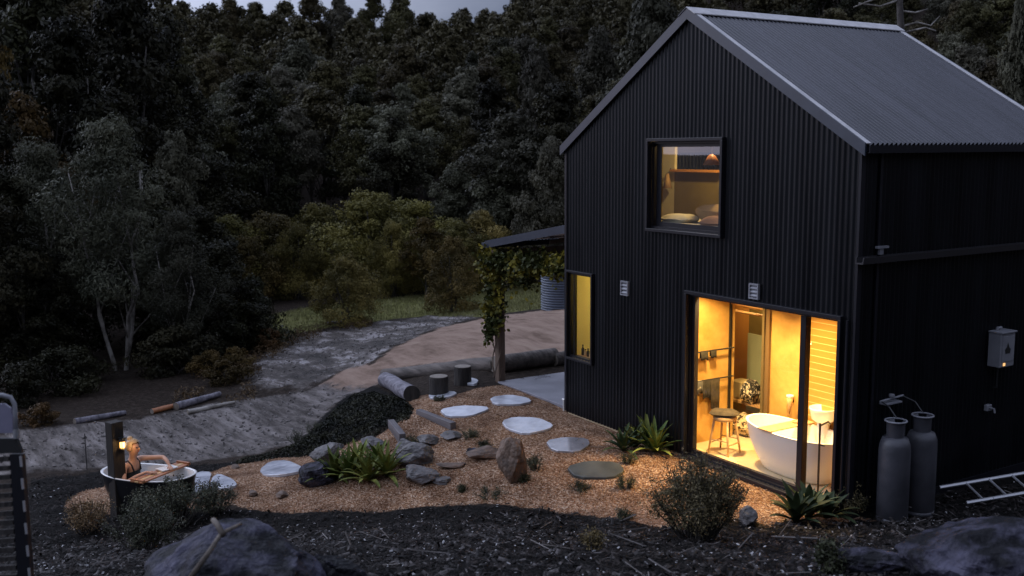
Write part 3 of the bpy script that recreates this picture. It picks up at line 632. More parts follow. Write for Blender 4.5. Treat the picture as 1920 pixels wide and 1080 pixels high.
# closet contents
sh = empty('slatted_bench', (2.48, 1.55, .051), 0, label='slatted timber bench in the closet under the cardboard box', cat='bench')
for k in range(5): MB().box((-.42, -.2+k*.085, .42), (.55, -.14+k*.085, .45)).build('slat', M['wood'], sh)
for k in range(2): MB().box((-.42+k*.93, -.2, 0), (-.38+k*.93, .2, .42)).build('end_panel', M['wood'], sh)
MB().box((-.42, -.2, .18), (.5, .2, .21)).build('shelf', M['wood'], sh)
MB().box((2.14, 1.45, .505), (2.40, 1.71, .74)).build('storage_box', mat('cardboard', (.62,.50,.27), None, rough=.8), None, bevel=.006, label='pale square box standing on the closet bench', cat='box')
cushion('clothes_pile', (2.62, 1.42, .66), .13, .17, .17, mat('mixed_clothes', (.02,.02,.022), (.62,.55,.45), 24, .9, lo=.5, hi=.55), .4, seed=9, label='heap of black and white clothes on the closet bench', cat='clothes')
cushion('clothes_pile', (2.66, 1.28, .20), .20, .16, .15, mat('mixed_clothes2', (.05,.04,.03), (.66,.52,.34), 20, .9, lo=.45, hi=.52), .1, seed=12, label='heap of brown and pale clothes on the closet floor', cat='clothes')
# basin, tap, sconce
bs = empty('wash_basin', (4.42, .90, .60), 0, label='round white basin on its pedestal behind the bath by the tiled wall', cat='basin')
MB().lathe([(.10, .10), (.15, .14), (.175, .26), (.18, .285), (.165, .285), (.15, .18), (.04, .15)], 30).build('bowl', M['white'], bs, smooth=True)
MB().lathe([(.08, -.548), (.06, -.3), (.08, .10)], 20).build('pedestal', M['white'], bs, smooth=True)
tp = empty('bath_filler', (5.03, .145, .052), 0, label='black floor-standing bath tap close behind the right glass pane', cat='tap')
MB().tube([(0, 0, 0), (0, 0, .88)], .013).build('riser', M['dark'], tp); MB().tube([(0, 0, .85), (-.02, .16, .87), (-.02, .2, .84)], .011).build('spout', M['dark'], tp)
MB().tube([(0, 0, .62), (.06, .02, .62)], .012).build('handle', M['dark'], tp); MB().lathe([(.04, 0), (.04, .012)], 20).build('base_plate', M['dark'], tp)
sc_ = empty('wall_cup', (3.80, .955, .78), 0, label='small cone shaped cup fixed to the yellow wall above the bath', cat='wall cup')
MB().lathe([(.006, -.12), (.03, .02), (.045, .10), (.04, .10), (.02, .02)], 16).build('cone', M['wood'], sc_, smooth=True); MB().lathe([(.046, .10), (.05, .13), (.046, .135), (.04, .13)], 16).build('rim', M['white'], sc_, smooth=True)
MB().box((-.01, .03, .03), (.01, .066, .06)).build('bracket', M['dark'], sc_)
# bottles on the narrow window's sill
for i, (x, h_, m_, lb) in enumerate([(.19, .17, 'dark', 'tallest dark bottle on the sill of the narrow window'), (.26, .11, 'wood', 'short amber bottle between two others on the window sill'), (.33, .13, 'cloth1', 'dark bottle second from the right on the window sill'), (.40, .09, 'wood', 'squat amber bottle nearest the right edge of the narrow window')]):
    b0 = empty('bottle', (x, .185, .926), 0, label=lb, cat='bottle', group='bottles on the window sill')
    MB().lathe([(.022, 0), (.024, .01), (.024, h_*.62), (.010, h_*.75), (.009, h_*.88)], 16).build('body', M[m_], b0, smooth=True)
    MB().lathe([(.012, h_*.88), (.012, h_)], 12).build('cap', M['dark'], b0)
# pillows in the loft
bd = empty('bed', (2.75, .75, 2.701), 0, label='low bed under the upstairs window carrying the pillows', cat='bed')
MB().box((-.95, -.62, 0), (.95, .9, .22)).build('base', M['wood'], bd); MB().box((-.93, -.60, .221), (.93, .88, .44)).build('mattress', M['pillow1'], bd, bevel=.03)
cushion('pillow', (2.28, .32, 3.185), .30, .16, .075, M['pillow1'], .1, seed=1, label='flat cream pillow at the lower left of the upstairs window', cat='pillow', group='pillows behind the upstairs window')
cushion('pillow', (2.75, .55, 3.26), .34, .19, .13, M['pillow2'], -.15, (R_(-18), 0), seed=2, label='plump tan pillow standing highest behind the upstairs window', cat='pillow', group='pillows behind the upstairs window')
cushion('pillow', (3.08, .30, 3.17), .28, .15, .095, M['pillow3'], .1, seed=5, label='rose-brown pillow at the lower right of the upstairs window', cat='pillow', group='pillows behind the upstairs window')
hl = empty('hanging_lamp', (2.6, .6, 3.95), 0, label='small copper lampshade hanging in the upstairs room', cat='lamp')
MB().lathe([(.01, .12), (.05, .10), (.12, -.02), (.115, -.025), (.04, .09)], 20).build('shade', M['redwood'], hl, smooth=True); MB().tube([(0, 0, .12), (0, 0, 1.0)], .005).build('cord', M['pillow1'], hl)
wc = empty('wall_lamp', (.98, 1.2, 3.55), 0, label='pale cone shaped lamp at the left of the upstairs room', cat='lamp')
MB().lathe([(.02, .22), (.07, 0), (.065, 0), (.015, .2)], 16).build('shade', M['pillow2'], wc, smooth=True); MB().tube([(0, 0, .2), (0, .06, .3)], .008).build('arm', M['dark'], wc)

# ---------------------------------------------------------------- side wall equipment
def gas(x, y, lb):
    z = h1(x, y)-.01; r = empty('gas_cylinder', (x, y, z), random.uniform(0, 3), label=lb, cat='gas cylinder', group='tall gas cylinders by the side wall')
    MB().lathe([(.155, .0), (.16, .05), (.172, .07), (.172, .86), (.166, .93), (.14, 1.01), (.07, 1.035), (.04, 1.04)], 32).build('tank', M['cyl'], r, smooth=True)
    MB().lathe([(.165, 0), (.171, .0), (.171, .06), (.165, .06)], 32).build('foot_ring', M['cyl'], r, smooth=True)
    mb = MB()
    n = 24; a0 = .5
    for i in range(n+1):
        t = a0 + (2*math.pi-1.0)*i/n
        for rr, zz in ((.095, 1.01), (.10, 1.2), (.105, 1.21), (.09, 1.2), (.086, 1.01)): mb.v.append((rr*math.cos(t), rr*math.sin(t), zz))
    for i in range(n):
        for q in range(4): mb.f.append((i*5+q, (i+1)*5+q, (i+1)*5+q+1, i*5+q+1))
    mb.build('collar', M['cyl'], r, smooth=True)
    n2 = 24; mb = MB(); mb.tube([(.115*math.cos(2*math.pi*i/n2), .115*math.sin(2*math.pi*i/n2), 1.215) for i in range(n2+1)], .011, 8).build('collar_ring', M['boxp'], r, smooth=True)
    MB().tube([(0, 0, 1.03), (0, 0, 1.15)], .022).build('valve', M['steel'], r); r.scale = (1, 1, .95)
    return r
random.seed(5)
gas(5.92, .35, 'grey gas cylinder nearer the house corner, left of the two'); gas(5.93, .80, 'grey gas cylinder farther along the wall, right of the two')
rg = empty('gas_regulator', (5.622, .55, 1.27), 0, label='grey regulator bracket with pipes on the wall above the gas cylinders', cat='regulator')
MB().box((0, -.12, -.02), (.10, .16, .0)).build('plate', M['boxp'], rg, bevel=.003); MB().tube([(.06, -.18, .03), (.06, .22, .05)], .012).build('pipe', M['boxp'], rg); MB().lathe([(.03, .055), (.034, .07), (.03, .09)], 16, (.06, .02, 0)).build('valve', M['boxp'], rg)
MB().tube([(.06, -.16, .03), (.2, -.2, .0), (.3, -.2, -.1)], .008).build('hose', M['dark'], rg); MB().tube([(.06, .2, .05), (.2, .25, .0), (.3, .25, -.1)], .008).build('hose', M['dark'], rg)
bx = empty('water_heater', (5.625, 2.44, 1.46), 0, label='grey gas water heater box with a flame mark on the dark side wall', cat='water heater')
MB().box((0, -.02, 0), (.17, .27, .42)).build('case', M['boxp'], bx, bevel=.01); MB().box((-.0, -.03, .421), (.19, .28, .445)).build('lid', M['boxp'], bx, bevel=.006); MB().box((.171, .01, .07), (.178, .24, .385)).build('door', M['boxp'], bx, bevel=.003)
MB().prism([(.1785, .07, .17), (.1785, .16, .17), (.1785, .175, .22), (.1785, .14, .25), (.1785, .115, .31), (.1785, .09, .25), (.1785, .055, .22)], (.001, 0, 0)).build('flame_mark', M['dark'], bx)
MB().box((.171, .045, .02), (.176, .085, .055)).build('pilot_light', emit('pilot', (1, .55, .2), .8), bx)
MB().tube([(.06, .06, .445), (.06, .06, .475), (.06, .14, .475)], .018).build('pipe', M['boxp'], bx)
MB().tube([(.05, .13, 0), (.05, .13, -.28), (-.0, .13, -.30)], .012).build('pipe', M['dark'], bx)
tpx = empty('wall_tap', (5.62, 2.46, .93), 0, label='small pale wall outlet below the water heater', cat='wall outlet')
MB().box((0, -.05, -.04), (.05, .05, .04)).build('plate', M['boxp'], tpx, bevel=.008); MB().tube([(.05, 0, 0), (.11, 0, 0), (.12, 0, -.05)], .014).build('spout', M['boxp'], tpx)
# ladder lying on the slope
la = zpl(1762, 914, .14); ra = zpl(1950, 882, .32); lb_ = zpl(1852, 945, .10); rb = zpl(1990, 922, .26)
ua = Vector(la); ub = Vector(ra); d1 = (ub-ua); va = Vector(lb_); d2 = Vector(rb)-va
ld = empty('ladder', tuple(ua-Vector((0, 0, .08))), 0, label='aluminium ladder lying on the mulch beside the dark side wall', cat='ladder')
off = ua-Vector((0, 0, .08)); q0 = ua-off; dirn = d1.normalized(); Lh = 3.0
sv = (va-ua); sv = sv - dirn*sv.dot(dirn); sv = sv.normalized()*.40
MB().tube([q0, q0+dirn*Lh], .022, 6).build('rail', M['alu'], ld); MB().tube([q0+sv+dirn*.12, q0+sv+dirn*Lh], .022, 6).build('rail', M['alu'], ld)
for k in range(9): a = q0+dirn*(.32+k*.28); MB().tube([a, a+sv], .014, 8).build('rung', M['alu'], ld)

# ---------------------------------------------------------------- verandah, slab, post, tank
vr = empty('verandah', (0, 0, 0), label='dark skillion verandah roof on a timber post left of the house', cat='verandah')
n = int(4.2/PITCH*6); mb = MB(); ZA, ZB = 2.52, 2.95; XA = -2.52
for i in range(n+1):
    y = .02+3.9*i/n; h = AMP*math.sin(y/PITCH*2*math.pi)
    mb.v += [(XA, y, ZA+h), (-.012, y, ZB+h)]
for i in range(n): mb.f.append((2*i, 2*i+2, 2*i+3, 2*i+1))
mb.build('roof_sheet', M['roof'], vr, smooth=True)
MB().prism([(XA, -.01, ZA-.10), (-.03, -.01, ZB-.10), (-.03, -.01, ZB+.03), (XA, -.01, ZA+.03)], (0, .025, 0)).build('fascia', M['trim'], vr)
MB().box((XA-.10, -.02, ZA-.10), (XA-.002, 3.95, ZA-.01)).build('gutter', M['trim'], vr)
MB().box((-2.42, .03, 2.24), (-2.30, 3.9, 2.40)).build('beam', M['postwood'], vr)
for y in (1.3, 2.6, 3.8): MB().prism([(XA+.1, y, ZA-.10), (-.03, y, ZB-.10), (-.03, y, ZB-.02), (XA+.1, y, ZA-.02)], (0, .05, 0)).build('rafter', M['postwood'], vr)
MB().box((-2.42, .12, h1(-2.36, .18)-.1), (-2.28, .25, 2.24)).build('post', M['postwood'], vr, bevel=.006)
MB().box((-2.42, 3.6, h1(-2.36, 3.7)-.1), (-2.28, 3.73, 2.24)).build('post', M['postwood'], vr, bevel=.006)
MB().box((-2.30, .10, -.12), (-.03, 3.9, .035)).build('concrete_slab', M['slab'], None, bevel=.008, kind='structure')
ps = empty('garden_tap', (-.10, .02, .0), label='short white standpipe at the left foot of the house wall', cat='garden tap')
MB().tube([(0, 0, -.02), (0, 0, .17)], .014).build('pipe', M['white'], ps); MB().tube([(-.03, 0, .17), (.03, 0, .17)], .018).build('cap', M['white'], ps)
# water tank (ringed)
wt = G(1052, 579); tk = empty('water_tank', wt, label='blue-grey ribbed water tank beyond the verandah', cat='water tank')
Dt = depth_of(wt); rt = 37*PXM(Dt); ht = 66*PXM(Dt); prof = []
nr = 14
for i in range(nr*6+1): z = ht*i/(nr*6); prof.append((rt+.025*math.sin(i/6*2*math.pi), z))
MB().lathe(prof, 40).build('wall', mat('tank_steel', (.07,.085,.12), (.11,.13,.17), 2, .35, spec=.7), tk, smooth=True); MB().lathe([(rt+.05, ht), (rt*.3, ht+.16), (.02, ht+.2)], 40).build('lid', M['roof'], tk, smooth=True)
MB().tube([(-rt*.6, -.3, ht+.1), (-rt*.6, -.3, ht+.45), (-rt*.2, -.3, ht+.5)], .05).build('inlet', M['steel'], tk)

# ---------------------------------------------------------------- logs, stumps, sleepers, pavers, rocks
def log(name, a, b_, r0, r1, m, mend, seed, lb, cat='log', n=18, seg=14, bend=.03, group=None):
    a = Vector(a); b_ = Vector(b_); c = (a+b_)/2; root = empty(name, (c.x, c.y, min(a.z-r0, b_.z-r1)), label=lb, cat=cat, group=group)
    o_ = Vector(root.location); pts = []; rs = []
    for i in range(seg+1):
        t = i/seg; p = a.lerp(b_, t)-o_; p += Vector((mnoise.noise(Vector((t*2, seed, 0))), mnoise.noise(Vector((t*2, seed, 5))), .4*mnoise.noise(Vector((t*2, seed, 9)))))*bend
        pts.append(p); rs.append((r0+(r1-r0)*t)*(1+.06*mnoise.noise(Vector((t*6, seed, 2)))))
    mb = MB(); mb.tube(pts, rs, n, caps=False)
    for i, v in enumerate(mb.v):
        k = i//n; d = Vector(v)-pts[k]; f = 1+.07*mnoise.noise(Vector((d.x*9+seed, d.y*9, d.z*9+k*.3))); mb.v[i] = tuple(pts[k]+d*f)
    v = list(mb.v); mb.build('trunk', m, root, smooth=True)
    MB().add(v[:n], [tuple(range(n))]).build('cut_end', mend, root); MB().add(v[-n:], [tuple(range(n))]).build('cut_end', mend, root)
    return root
def gz(u, v, r): p = G(u, v); return (p.x, p.y, p.z+r*.85)
log('log', gz(722, 716, .15), gz(930, 695, .15), .15, .15, M['log'], M['stumptop'], 1, 'long round log edging the patio, left of the verandah post')
log('log', gz(926, 698, .17), gz(1040, 682, .17), .16, .17, M['log'], M['stumptop'], 2, 'round log edging the patio between the post and the house')
log('log', gz(1038, 685, .13), gz(1110, 672, .13), .13, .12, M['log'], M['stumptop'], 3, 'thinner log running on behind the house corner')
log('log', gz(722, 722, .14), gz(772, 752, .15), .15, .145, M['logpale'], M['stump'], 4, 'short silvery log with a dark cut end facing the garden')
def stump(u, v, rad, h, lb, seed):
    p = G(u, v); r = empty('stump_seat', (p.x, p.y, p.z-.01), seed, label=lb, cat='stump seat', group='stump seats on the patio')
    prof = [(rad*1.0, 0), (rad*1.01, h*.05), (rad*.98, h*.5), (rad*1.0, h*.93), (rad*.97, h)]
    mb = MB().lathe(prof, 24, cap=True); 
    for i, q in enumerate(mb.v):
        f = 1+.05*mnoise.noise(Vector((q[0]*14+seed*9, q[1]*14, q[2]*2))); mb.v[i] = (q[0]*f, q[1]*f, q[2])
    mb.build('trunk', M['stump'], r, smooth=False); MB().lathe([(rad*.93, h+.002), (rad*.93, h+.008)], 24).build('cut_top', M['stumptop'], r)
stump(823, 741, .165, .34, 'dark tree stump seat nearer the path, left of the two', 1); stump(868, 720, .155, .33, 'dark tree stump seat beside the border log, right of the two', 2)
def sleeper(u0, v0, u1, v1, lb, up=.10):
    a = G(u0, v0); b_ = G(u1, v1); d = (b_-a); d.z = 0; ln = d.length; r = MB().box((0, -.05, -.12), (ln, .05, .05)).build('garden_sleeper', M['sleeper'], None, bevel=.006, label=lb, cat='sleeper', group='timber sleepers stepping the path')
    r.location = (a.x, a.y, max(a.z, b_.z)+up-.05); r.rotation_euler[2] = math.atan2(d.y, d.x); return r
sleeper(785, 776, 850, 806, 'long grey sleeper set across the upper path', .08); sleeper(733, 800, 755, 833, 'short grey sleeper lower down beside the round shrub', .12)
PV = [([(823,772),(862,764),(913,767),(917,772),(882,784),(838,786)], 'paver', 'pale wet stepping stone nearest the two stumps'),
 ([(918,749),(955,744),(990,750),(998,757),(970,763),(925,762)], 'paver', 'pale wet stepping stone beside the concrete slab'),
 ([(940,794),(962,786),(1010,788),(1039,801),(1030,809),(985,819),(950,808)], 'paver', 'largest pale wet stepping stone in the middle of the garden'),
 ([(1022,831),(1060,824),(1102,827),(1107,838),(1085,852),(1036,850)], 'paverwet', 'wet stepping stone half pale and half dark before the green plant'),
 ([(1061,880),(1100,869),(1160,872),(1172,888),(1150,901),(1080,901)], 'paverdull', 'dull dark stepping stone closest to the lit door'),
 ([(486,884),(505,871),(540,868),(568,876),(566,889),(530,897),(495,895)], 'paver', 'round pale stepping stone left of the blue-grey rock'),
 ([(396,901),(410,893),(438,902),(446,914),(425,922),(394,918)], 'paver', 'pale stepping stone at the foot of the outdoor bath'),
 ([(340,906),(372,890),(398,890),(392,905),(392,925),(345,935)], 'paver', 'pale stepping stone partly under the outdoor bath'),
 ([(803,745),(815,738),(850,737),(858,742),(840,749),(808,751)], 'paver', 'thin pale stone under the left stump'),
 ([(872,722),(880,711),(898,716),(893,724)], 'paver', 'small pale stone beside the right stump')]
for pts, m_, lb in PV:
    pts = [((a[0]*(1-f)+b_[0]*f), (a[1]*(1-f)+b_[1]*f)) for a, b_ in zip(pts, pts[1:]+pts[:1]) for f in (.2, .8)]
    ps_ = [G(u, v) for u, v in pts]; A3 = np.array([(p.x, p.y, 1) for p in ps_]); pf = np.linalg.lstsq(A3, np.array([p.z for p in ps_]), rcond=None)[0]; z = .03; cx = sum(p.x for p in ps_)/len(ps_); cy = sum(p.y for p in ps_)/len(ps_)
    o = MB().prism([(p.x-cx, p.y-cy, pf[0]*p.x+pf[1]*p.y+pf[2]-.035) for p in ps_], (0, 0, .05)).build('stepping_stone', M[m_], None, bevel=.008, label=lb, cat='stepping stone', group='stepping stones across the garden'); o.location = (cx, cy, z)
def rock(u, v, wpx, hpx, m, lb, seed, asp=1.0, rz=0, sink=.15, cat='rock', D=None, pos=None, jag=.28, name='rock', pw=1.0):
    p = Vector(pos) if pos is not None else G(u, v); D = D or depth_of(p); wd = wpx*PXM(D)/2; ht = hpx*PXM(D)
    bm = bmesh.new(); bmesh.ops.create_icosphere(bm, subdivisions=5, radius=1); rd = random.Random(seed)
    pl_ = [(Vector((rd.gauss(0, 1), rd.gauss(0, 1), rd.gauss(0, .8))).normalized(), rd.uniform(.58, .9)) for _ in range(14)]
    for q in bm.verts:
        c = q.co.copy(); 
        for nv, dd in pl_:
            e = c.dot(nv)-dd
            if e > 0: c -= nv*e*.9
        nn = mnoise.fractal(c*1.6+Vector((seed*3.3, 0, 0)), .8, 2.2, 5); c *= 1+nn*jag*.45
        q.co = (c.x*wd*1.15, c.y*wd*asp*1.15, max(0, c.z*.5+.5)**pw*ht*1.08)
    me = bpy.data.meshes.new(name); bm.to_mesh(me); bm.free()
    for q in me.polygons: q.use_smooth = jag < .2
    me.materials.append(m); o = bpy.data.objects.new(name, me); COL.objects.link(o); o.location = (p.x, p.y, p.z-ht*sink); o.rotation_euler[2] = rz; return tag(o, label=lb, cat=cat)
rock(962, 903, 62, 88, M['rockbrown'], 'tall upright brown stone standing beside the path', 3, .75, .3, .08, jag=.3, pw=.9)
rock(905, 860, 62, 26, M['rockbrown'], 'low brown stone left of the tall upright stone', 4, .7, .9)
rock(885, 857, 26, 20, M['rockblue'], 'small pale stone at the left end of the low brown stone', 41, .9, .2)
rock(596, 908, 76, 48, M['rockblue'], 'blue-grey boulder at the left of the strap-leaf plant', 5, .8, .4)
rock(612, 872, 70, 46, M['rock'], 'grey slab rock leaning behind the strap-leaf plant', 6, .6, .8)
rock(778, 868, 78, 40, M['rock'], 'wide grey rock right of the strap-leaf plant', 7, .7, .5)
rock(788, 903, 72, 34, M['rock'], 'low dark grey rock in front of the wide grey rock', 8, .7, .7)
rock(828, 905, 40, 14, M['rock'], 'thin flat stone beside the low dark grey rock', 9, .8, .1)
rock(850, 876, 58, 10, M['rockbrown'], 'flat dark stone lying between the rocks and the upright stone', 10, .4, .9)
rock(760, 850, 50, 30, M['rock'], 'grey rock just below the short sleeper', 11, .8, .2)
rock(800, 832, 46, 20, M['rock'], 'flat grey rock at the right of the short sleeper', 42, .8, .2)
rock(845, 822, 44, 14, M['rock'], 'low grey stone beneath the long sleeper', 12, .8, .2)
rock(700, 838, 56, 22, M['rock'], 'grey rock behind the strap-leaf plant under the short sleeper', 14, .7, .3)
rock(630, 845, 40, 18, M['rock'], 'small grey rock at the lower edge of the dark creeper', 15, .7, .3)
rock(475, 930, 22, 12, M['rockbrown'], 'small dark stone on the gravel, left of the pair', 16, .8); rock(529, 933, 24, 13, M['rockbrown'], 'small dark stone on the gravel, right of the pair', 17, .8)
rock(441, 879, 20, 9, M['rockbrown'], 'small dark stone on the gravel edge by the road', 18, .8)
rock(1402, 985, 42, 40, M['rock'], 'pale stone lit by the door beside the big bush', 19, .8)
p = dep(455, 1128, 6.5); rock(0, 0, 345, 240, M['rockfore'], 'huge blue-grey boulder blurred in the lower left foreground', 20, .8, .3, .5, D=6.6, pos=tuple(p), jag=.3, pw=.62)
p = dep(632, 1135, 6.8); rock(0, 0, 120, 180, M['rockfore'], 'rounded dark rock behind the right end of the lower left boulder', 31, .7, .9, .5, D=6.8, pos=tuple(p), jag=.3, pw=.6)
p = dep(1865, 1120, 7.0); rock(0, 0, 300, 265, M['rockfore'], 'big mottled blue-grey boulder in the lower right corner', 21, .9, .3, .45, D=7.0, pos=tuple(p), jag=.3, pw=.7)
p = G(1638, 1072); rock(0, 0, 150, 60, M['rockblue'], 'jagged pale rock left of the lower right boulder', 22, .5, .7, .2, pos=tuple(p), jag=.4)
p = G(1718, 960); rock(0, 0, 40, 22, M['rock'], 'small stone at the foot of the gas cylinders', 23, .8, pos=tuple(p))
# branch lying over the left boulder, fallen logs by the road
def branch(name, pts, r0, r1, m, lb, cat='branch', n=8):
    pts = [Vector(p) for p in pts]; o = MB().tube([p-pts[0] for p in pts], [r0+(r1-r0)*i/(len(pts)-1) for i in range(len(pts))], n).build(name, m, None, smooth=True, label=lb, cat=cat); o.location = pts[0]; return o
branch('dead_branch', [dep(352, 1090, 5.75), dep(392, 1035, 5.8), dep(415, 1000, 5.95), dep(452, 982, 6.1)], .018, .010, M['stick'], 'bare forked branch lying over the left foreground boulder')
branch('dead_branch', [dep(418, 1003, 5.93), dep(408, 985, 6.0), dep(400, 975, 6.1)], .02, .016, M['stick'], 'short stub of wood on top of the left foreground boulder')
log('fallen_log', gz(330, 768, .08), gz(412, 744, .08), .09, .06, M['logpale'], M['stumptop'], 11, 'pale weathered log lying beyond the road', 'log')
log('fallen_log', gz(352, 776, .05), gz(440, 758, .05), .055, .035, M['barkpale'], M['stumptop'], 12, 'thin pale log nearest the road edge', 'log')
log('fallen_log', gz(285, 776, .06), gz(380, 752, .06), .06, .045, M['redwood'], M['stumptop'], 13, 'reddish log lying among the pale logs', 'log')
log('fallen_log', gz(140, 795, .06), gz(235, 778, .06), .07, .05, M['logpale'], M['stumptop'], 14, 'thin pale log at the left end of the road verge', 'log')
log('fallen_log', gz(58, 712, .12), gz(150, 680, .12), .13, .10, M['log'], M['stumptop'], 15, 'grey log leaning among the trees at the far left', 'log')
log('fallen_log', gz(610, 609, .06), gz(645, 606, .06), .05, .04, M['logpale'], M['stumptop'], 16, 'small pale log on the far grass clearing', 'log')

# ---------------------------------------------------------------- foliage kit
rng = np.random.default_rng(11)
def unit(n, r=rng): v = r.normal(size=(n, 3)); return v/np.linalg.norm(v, axis=1)[:, None]
def leafV(C, Nn, s, asp=.45, r=rng):
    """rhombic leaves: centres C, facing Nn, half length s"""
    n = len(C); a = unit(n, r); t = np.cross(Nn, a); t /= np.linalg.norm(t, axis=1)[:, None]+1e-9; b = np.cross(Nn, t)
    s = (s*r.uniform(.6, 1.35, n))[:, None]
    return np.stack([C+t*s, C+b*s*asp, C-t*s, C-b*s*asp], 1).reshape(-1, 3)
def lobecloud(lobes, nsub, nleaf, subr, s, asp=.5, seed=0, inner=.12, flat=1.0):
    r = np.random.default_rng(seed); out = []
    for (cx, cy, cz, R) in lobes:
        k = max(3, int(nsub*r.uniform(.8, 1.2))); d = unit(k, r); d[:, 2] = np.abs(d[:, 2])*.9-.25*r.random(k); d /= np.linalg.norm(d, axis=1)[:, None]
        rad = R*r.uniform(.62, 1.0, k); sc = np.array([cx, cy, cz])+d*rad[:, None]*np.array([1, 1, flat])
        for c, dd in zip(sc, d):
            n = int(nleaf*r.uniform(.6, 1.4)); rr = subr*R*r.uniform(.7, 1.3)
            u = unit(n, r); q = c + u*(rr*r.uniform(.45, 1, n)**.6)[:, None]*np.array([1, 1, .75])
            nn = u*.7+dd*.5+unit(n, r)*.8; nn /= np.linalg.norm(nn, axis=1)[:, None]; out.append(leafV(q, nn, s, asp, r))
        n = int(nsub*nleaf*inner); u = unit(n, r); out.append(leafV(np.array([cx, cy, cz])+u*(R*.7*r.random(n)**.4)[:, None], unit(n, r), s*1.1, asp, r))
    return np.concatenate(out)
def trunkmesh(name, stems, m):
    mb = MB()
    for pts, r0, r1 in stems: mb.tube(pts, [r0+(r1-r0)*(i/(len(pts)-1))**.8 for i in range(len(pts))], 7)
    me_o = mb.build(name, m, None, smooth=True, fix=False); me = me_o.data; bpy.data.objects.remove(me_o); return me
def wiggle(a, b_, k, amp, sd):
    a = Vector(a); b_ = Vector(b_); return [a.lerp(b_, i/k)+Vector((mnoise.noise(Vector((i*.6, sd, 0))), mnoise.noise(Vector((i*.6, sd, 4))), 0))*amp*math.sin(math.pi*min(i/k, .85)) for i in range(k+1)]
def mesh_only(o): me = o.data; bpy.data.objects.remove(o); return me
KIND = {}
def make_kind(key, H, base, wid, nl, lr, nsub, nleaf, subr, s, lm, tm, seed, tr=.16, multi=1, asp=.5, flat=.8, spread=.12):
    rd = random.Random(seed); lobes = []
    for i in range(nl):
        t = (i+.5)/nl; z = base+(H-base)*(.12+.84*t); env = math.sin(math.pi*min(1, max(.12, (.22+t*.85))))**.7; rr = wid*env*rd.uniform(.35, 1); a = i*2.399+rd.uniform(-.5, .5)
        lobes.append((rr*math.cos(a), rr*math.sin(a), z-lr*.5, lr*rd.uniform(.7, 1.2)*(.75+.35*env)))
    lobes.append((0, 0, H-lr*.8, lr*.8))
    V_ = lobecloud(lobes, nsub, nleaf, subr, s, asp, seed, flat=flat)
    crown = mesh_only(fastmesh('crown', V_, 4, lm)); stems = []
    for k in range(multi):
        a = k*2.4+seed; tip = (math.cos(a)*spread*H*(multi > 1)+rd.uniform(-.3, .3), math.sin(a)*spread*H*(multi > 1), H*.78)
        stems.append((wiggle((math.cos(a)*.12*(multi > 1), math.sin(a)*.12*(multi > 1), -.4), tip, 9, .35, seed+k), tr, tr*.2))
    for i, (x, y, z, R) in enumerate(lobes):
        if i % 2 == 0 or nl < 9:
            p = stems[i % multi][0]; q = p[min(len(p)-1, max(2, int((z-R*.9)/H*9)-1))]; stems.append((wiggle(q, (x, y, z), 4, .15, seed+i), tr*.35, tr*.1))
    KIND[key] = (crown, trunkmesh('trunk', stems, tm), H)
for i in range(4):
    make_kind(('gum', i), 11, 3.2+i*.4, 2.5, 12+i, 1.35, 14, 95, .38, .105, M['lf_gum'] if i != 3 else M['lf_gum2'], M['bark'], 20+i)
for i in range(3): make_kind(('wattle', i), 4.6, .1, 2.2, 16, 1.05, 15, 110, .4, .06, M['lf_wattle'], M['bark'], 40+i, tr=.1, multi=3, asp=.4)
make_kind(('rust', 0), 8, 2.0, 2.2, 12, 1.1, 14, 80, .4, .10, M['lf_rust'], M['bark'], 50)
for i in range(3): make_kind(('dark', i), 12, 1.6, 3.0, 18, 1.4, 15, 70, .42, .12, M['lf_dark'], M['bark'], 60+i, multi=2, tr=.16)
for i in range(2): make_kind(('wispy', i), 7.4, 1.7, 2.0, 22, .78, 14, 90, .55, .07, M['lf_wisp'], M['barkpale'], 70+i, tr=.085, multi=3, asp=.25, spread=.15)
make_kind(('grey', 0), 8, 1.8, 2.4, 16, 1.15, 15, 110, .4, .09, M['lf_gum2'], M['bark'], 80, tr=.14)
make_kind(('bush', 0), 1.6, .1, 1.0, 7, .5, 12, 60, .45, .055, M['lf_dark'], M['bark'], 90, tr=.03, multi=4)
make_kind(('bush', 1), 1.3, .1, .9, 7, .42, 12, 60, .45, .05, M['lf_rust'], M['bark'], 91, tr=.03, multi=4)
ntree = 0
def plant_tree(key, loc, sc, rz, name, label, cat, group=None, sxy=1.0, tilt=0):
    global ntree; ntree += 1
    cr_, tr_, H = KIND[key]; r = empty(name, loc, rz, label=label, cat=cat, group=group); r.rotation_euler[0] = tilt
    for nm, me in (('crown', cr_), ('trunk', tr_)):
        o = bpy.data.objects.new(nm, me); COL.objects.link(o); o.parent = r; o.scale = (sc*sxy, sc*sxy, sc)
    return r
def tree_px(key, u, vtop, D, name, label, cat='tree', wpx=None, group=None, rz=None):
    p = dep(u, 600, D); g = h1(p[0], p[1]); zt = CAM[2]-(vtop-281)*D/FPX; sc = (zt-g)/KIND[key][2]
    sxy = 1.0
    if wpx:
        me = KIND[key][0]; co = np.empty(len(me.vertices)*3, np.float32); me.vertices.foreach_get('co', co); co = co.reshape(-1, 3); wd = np.percentile(np.hypot(co[:, 0], co[:, 1]), 97)*2; sxy = wpx*PXM(D)/(wd*sc)
    return plant_tree(key, (p[0], p[1], g-.05), sc, rz if rz is not None else random.uniform(0, 6.28), name, label, cat, group, sxy)
random.seed(3)
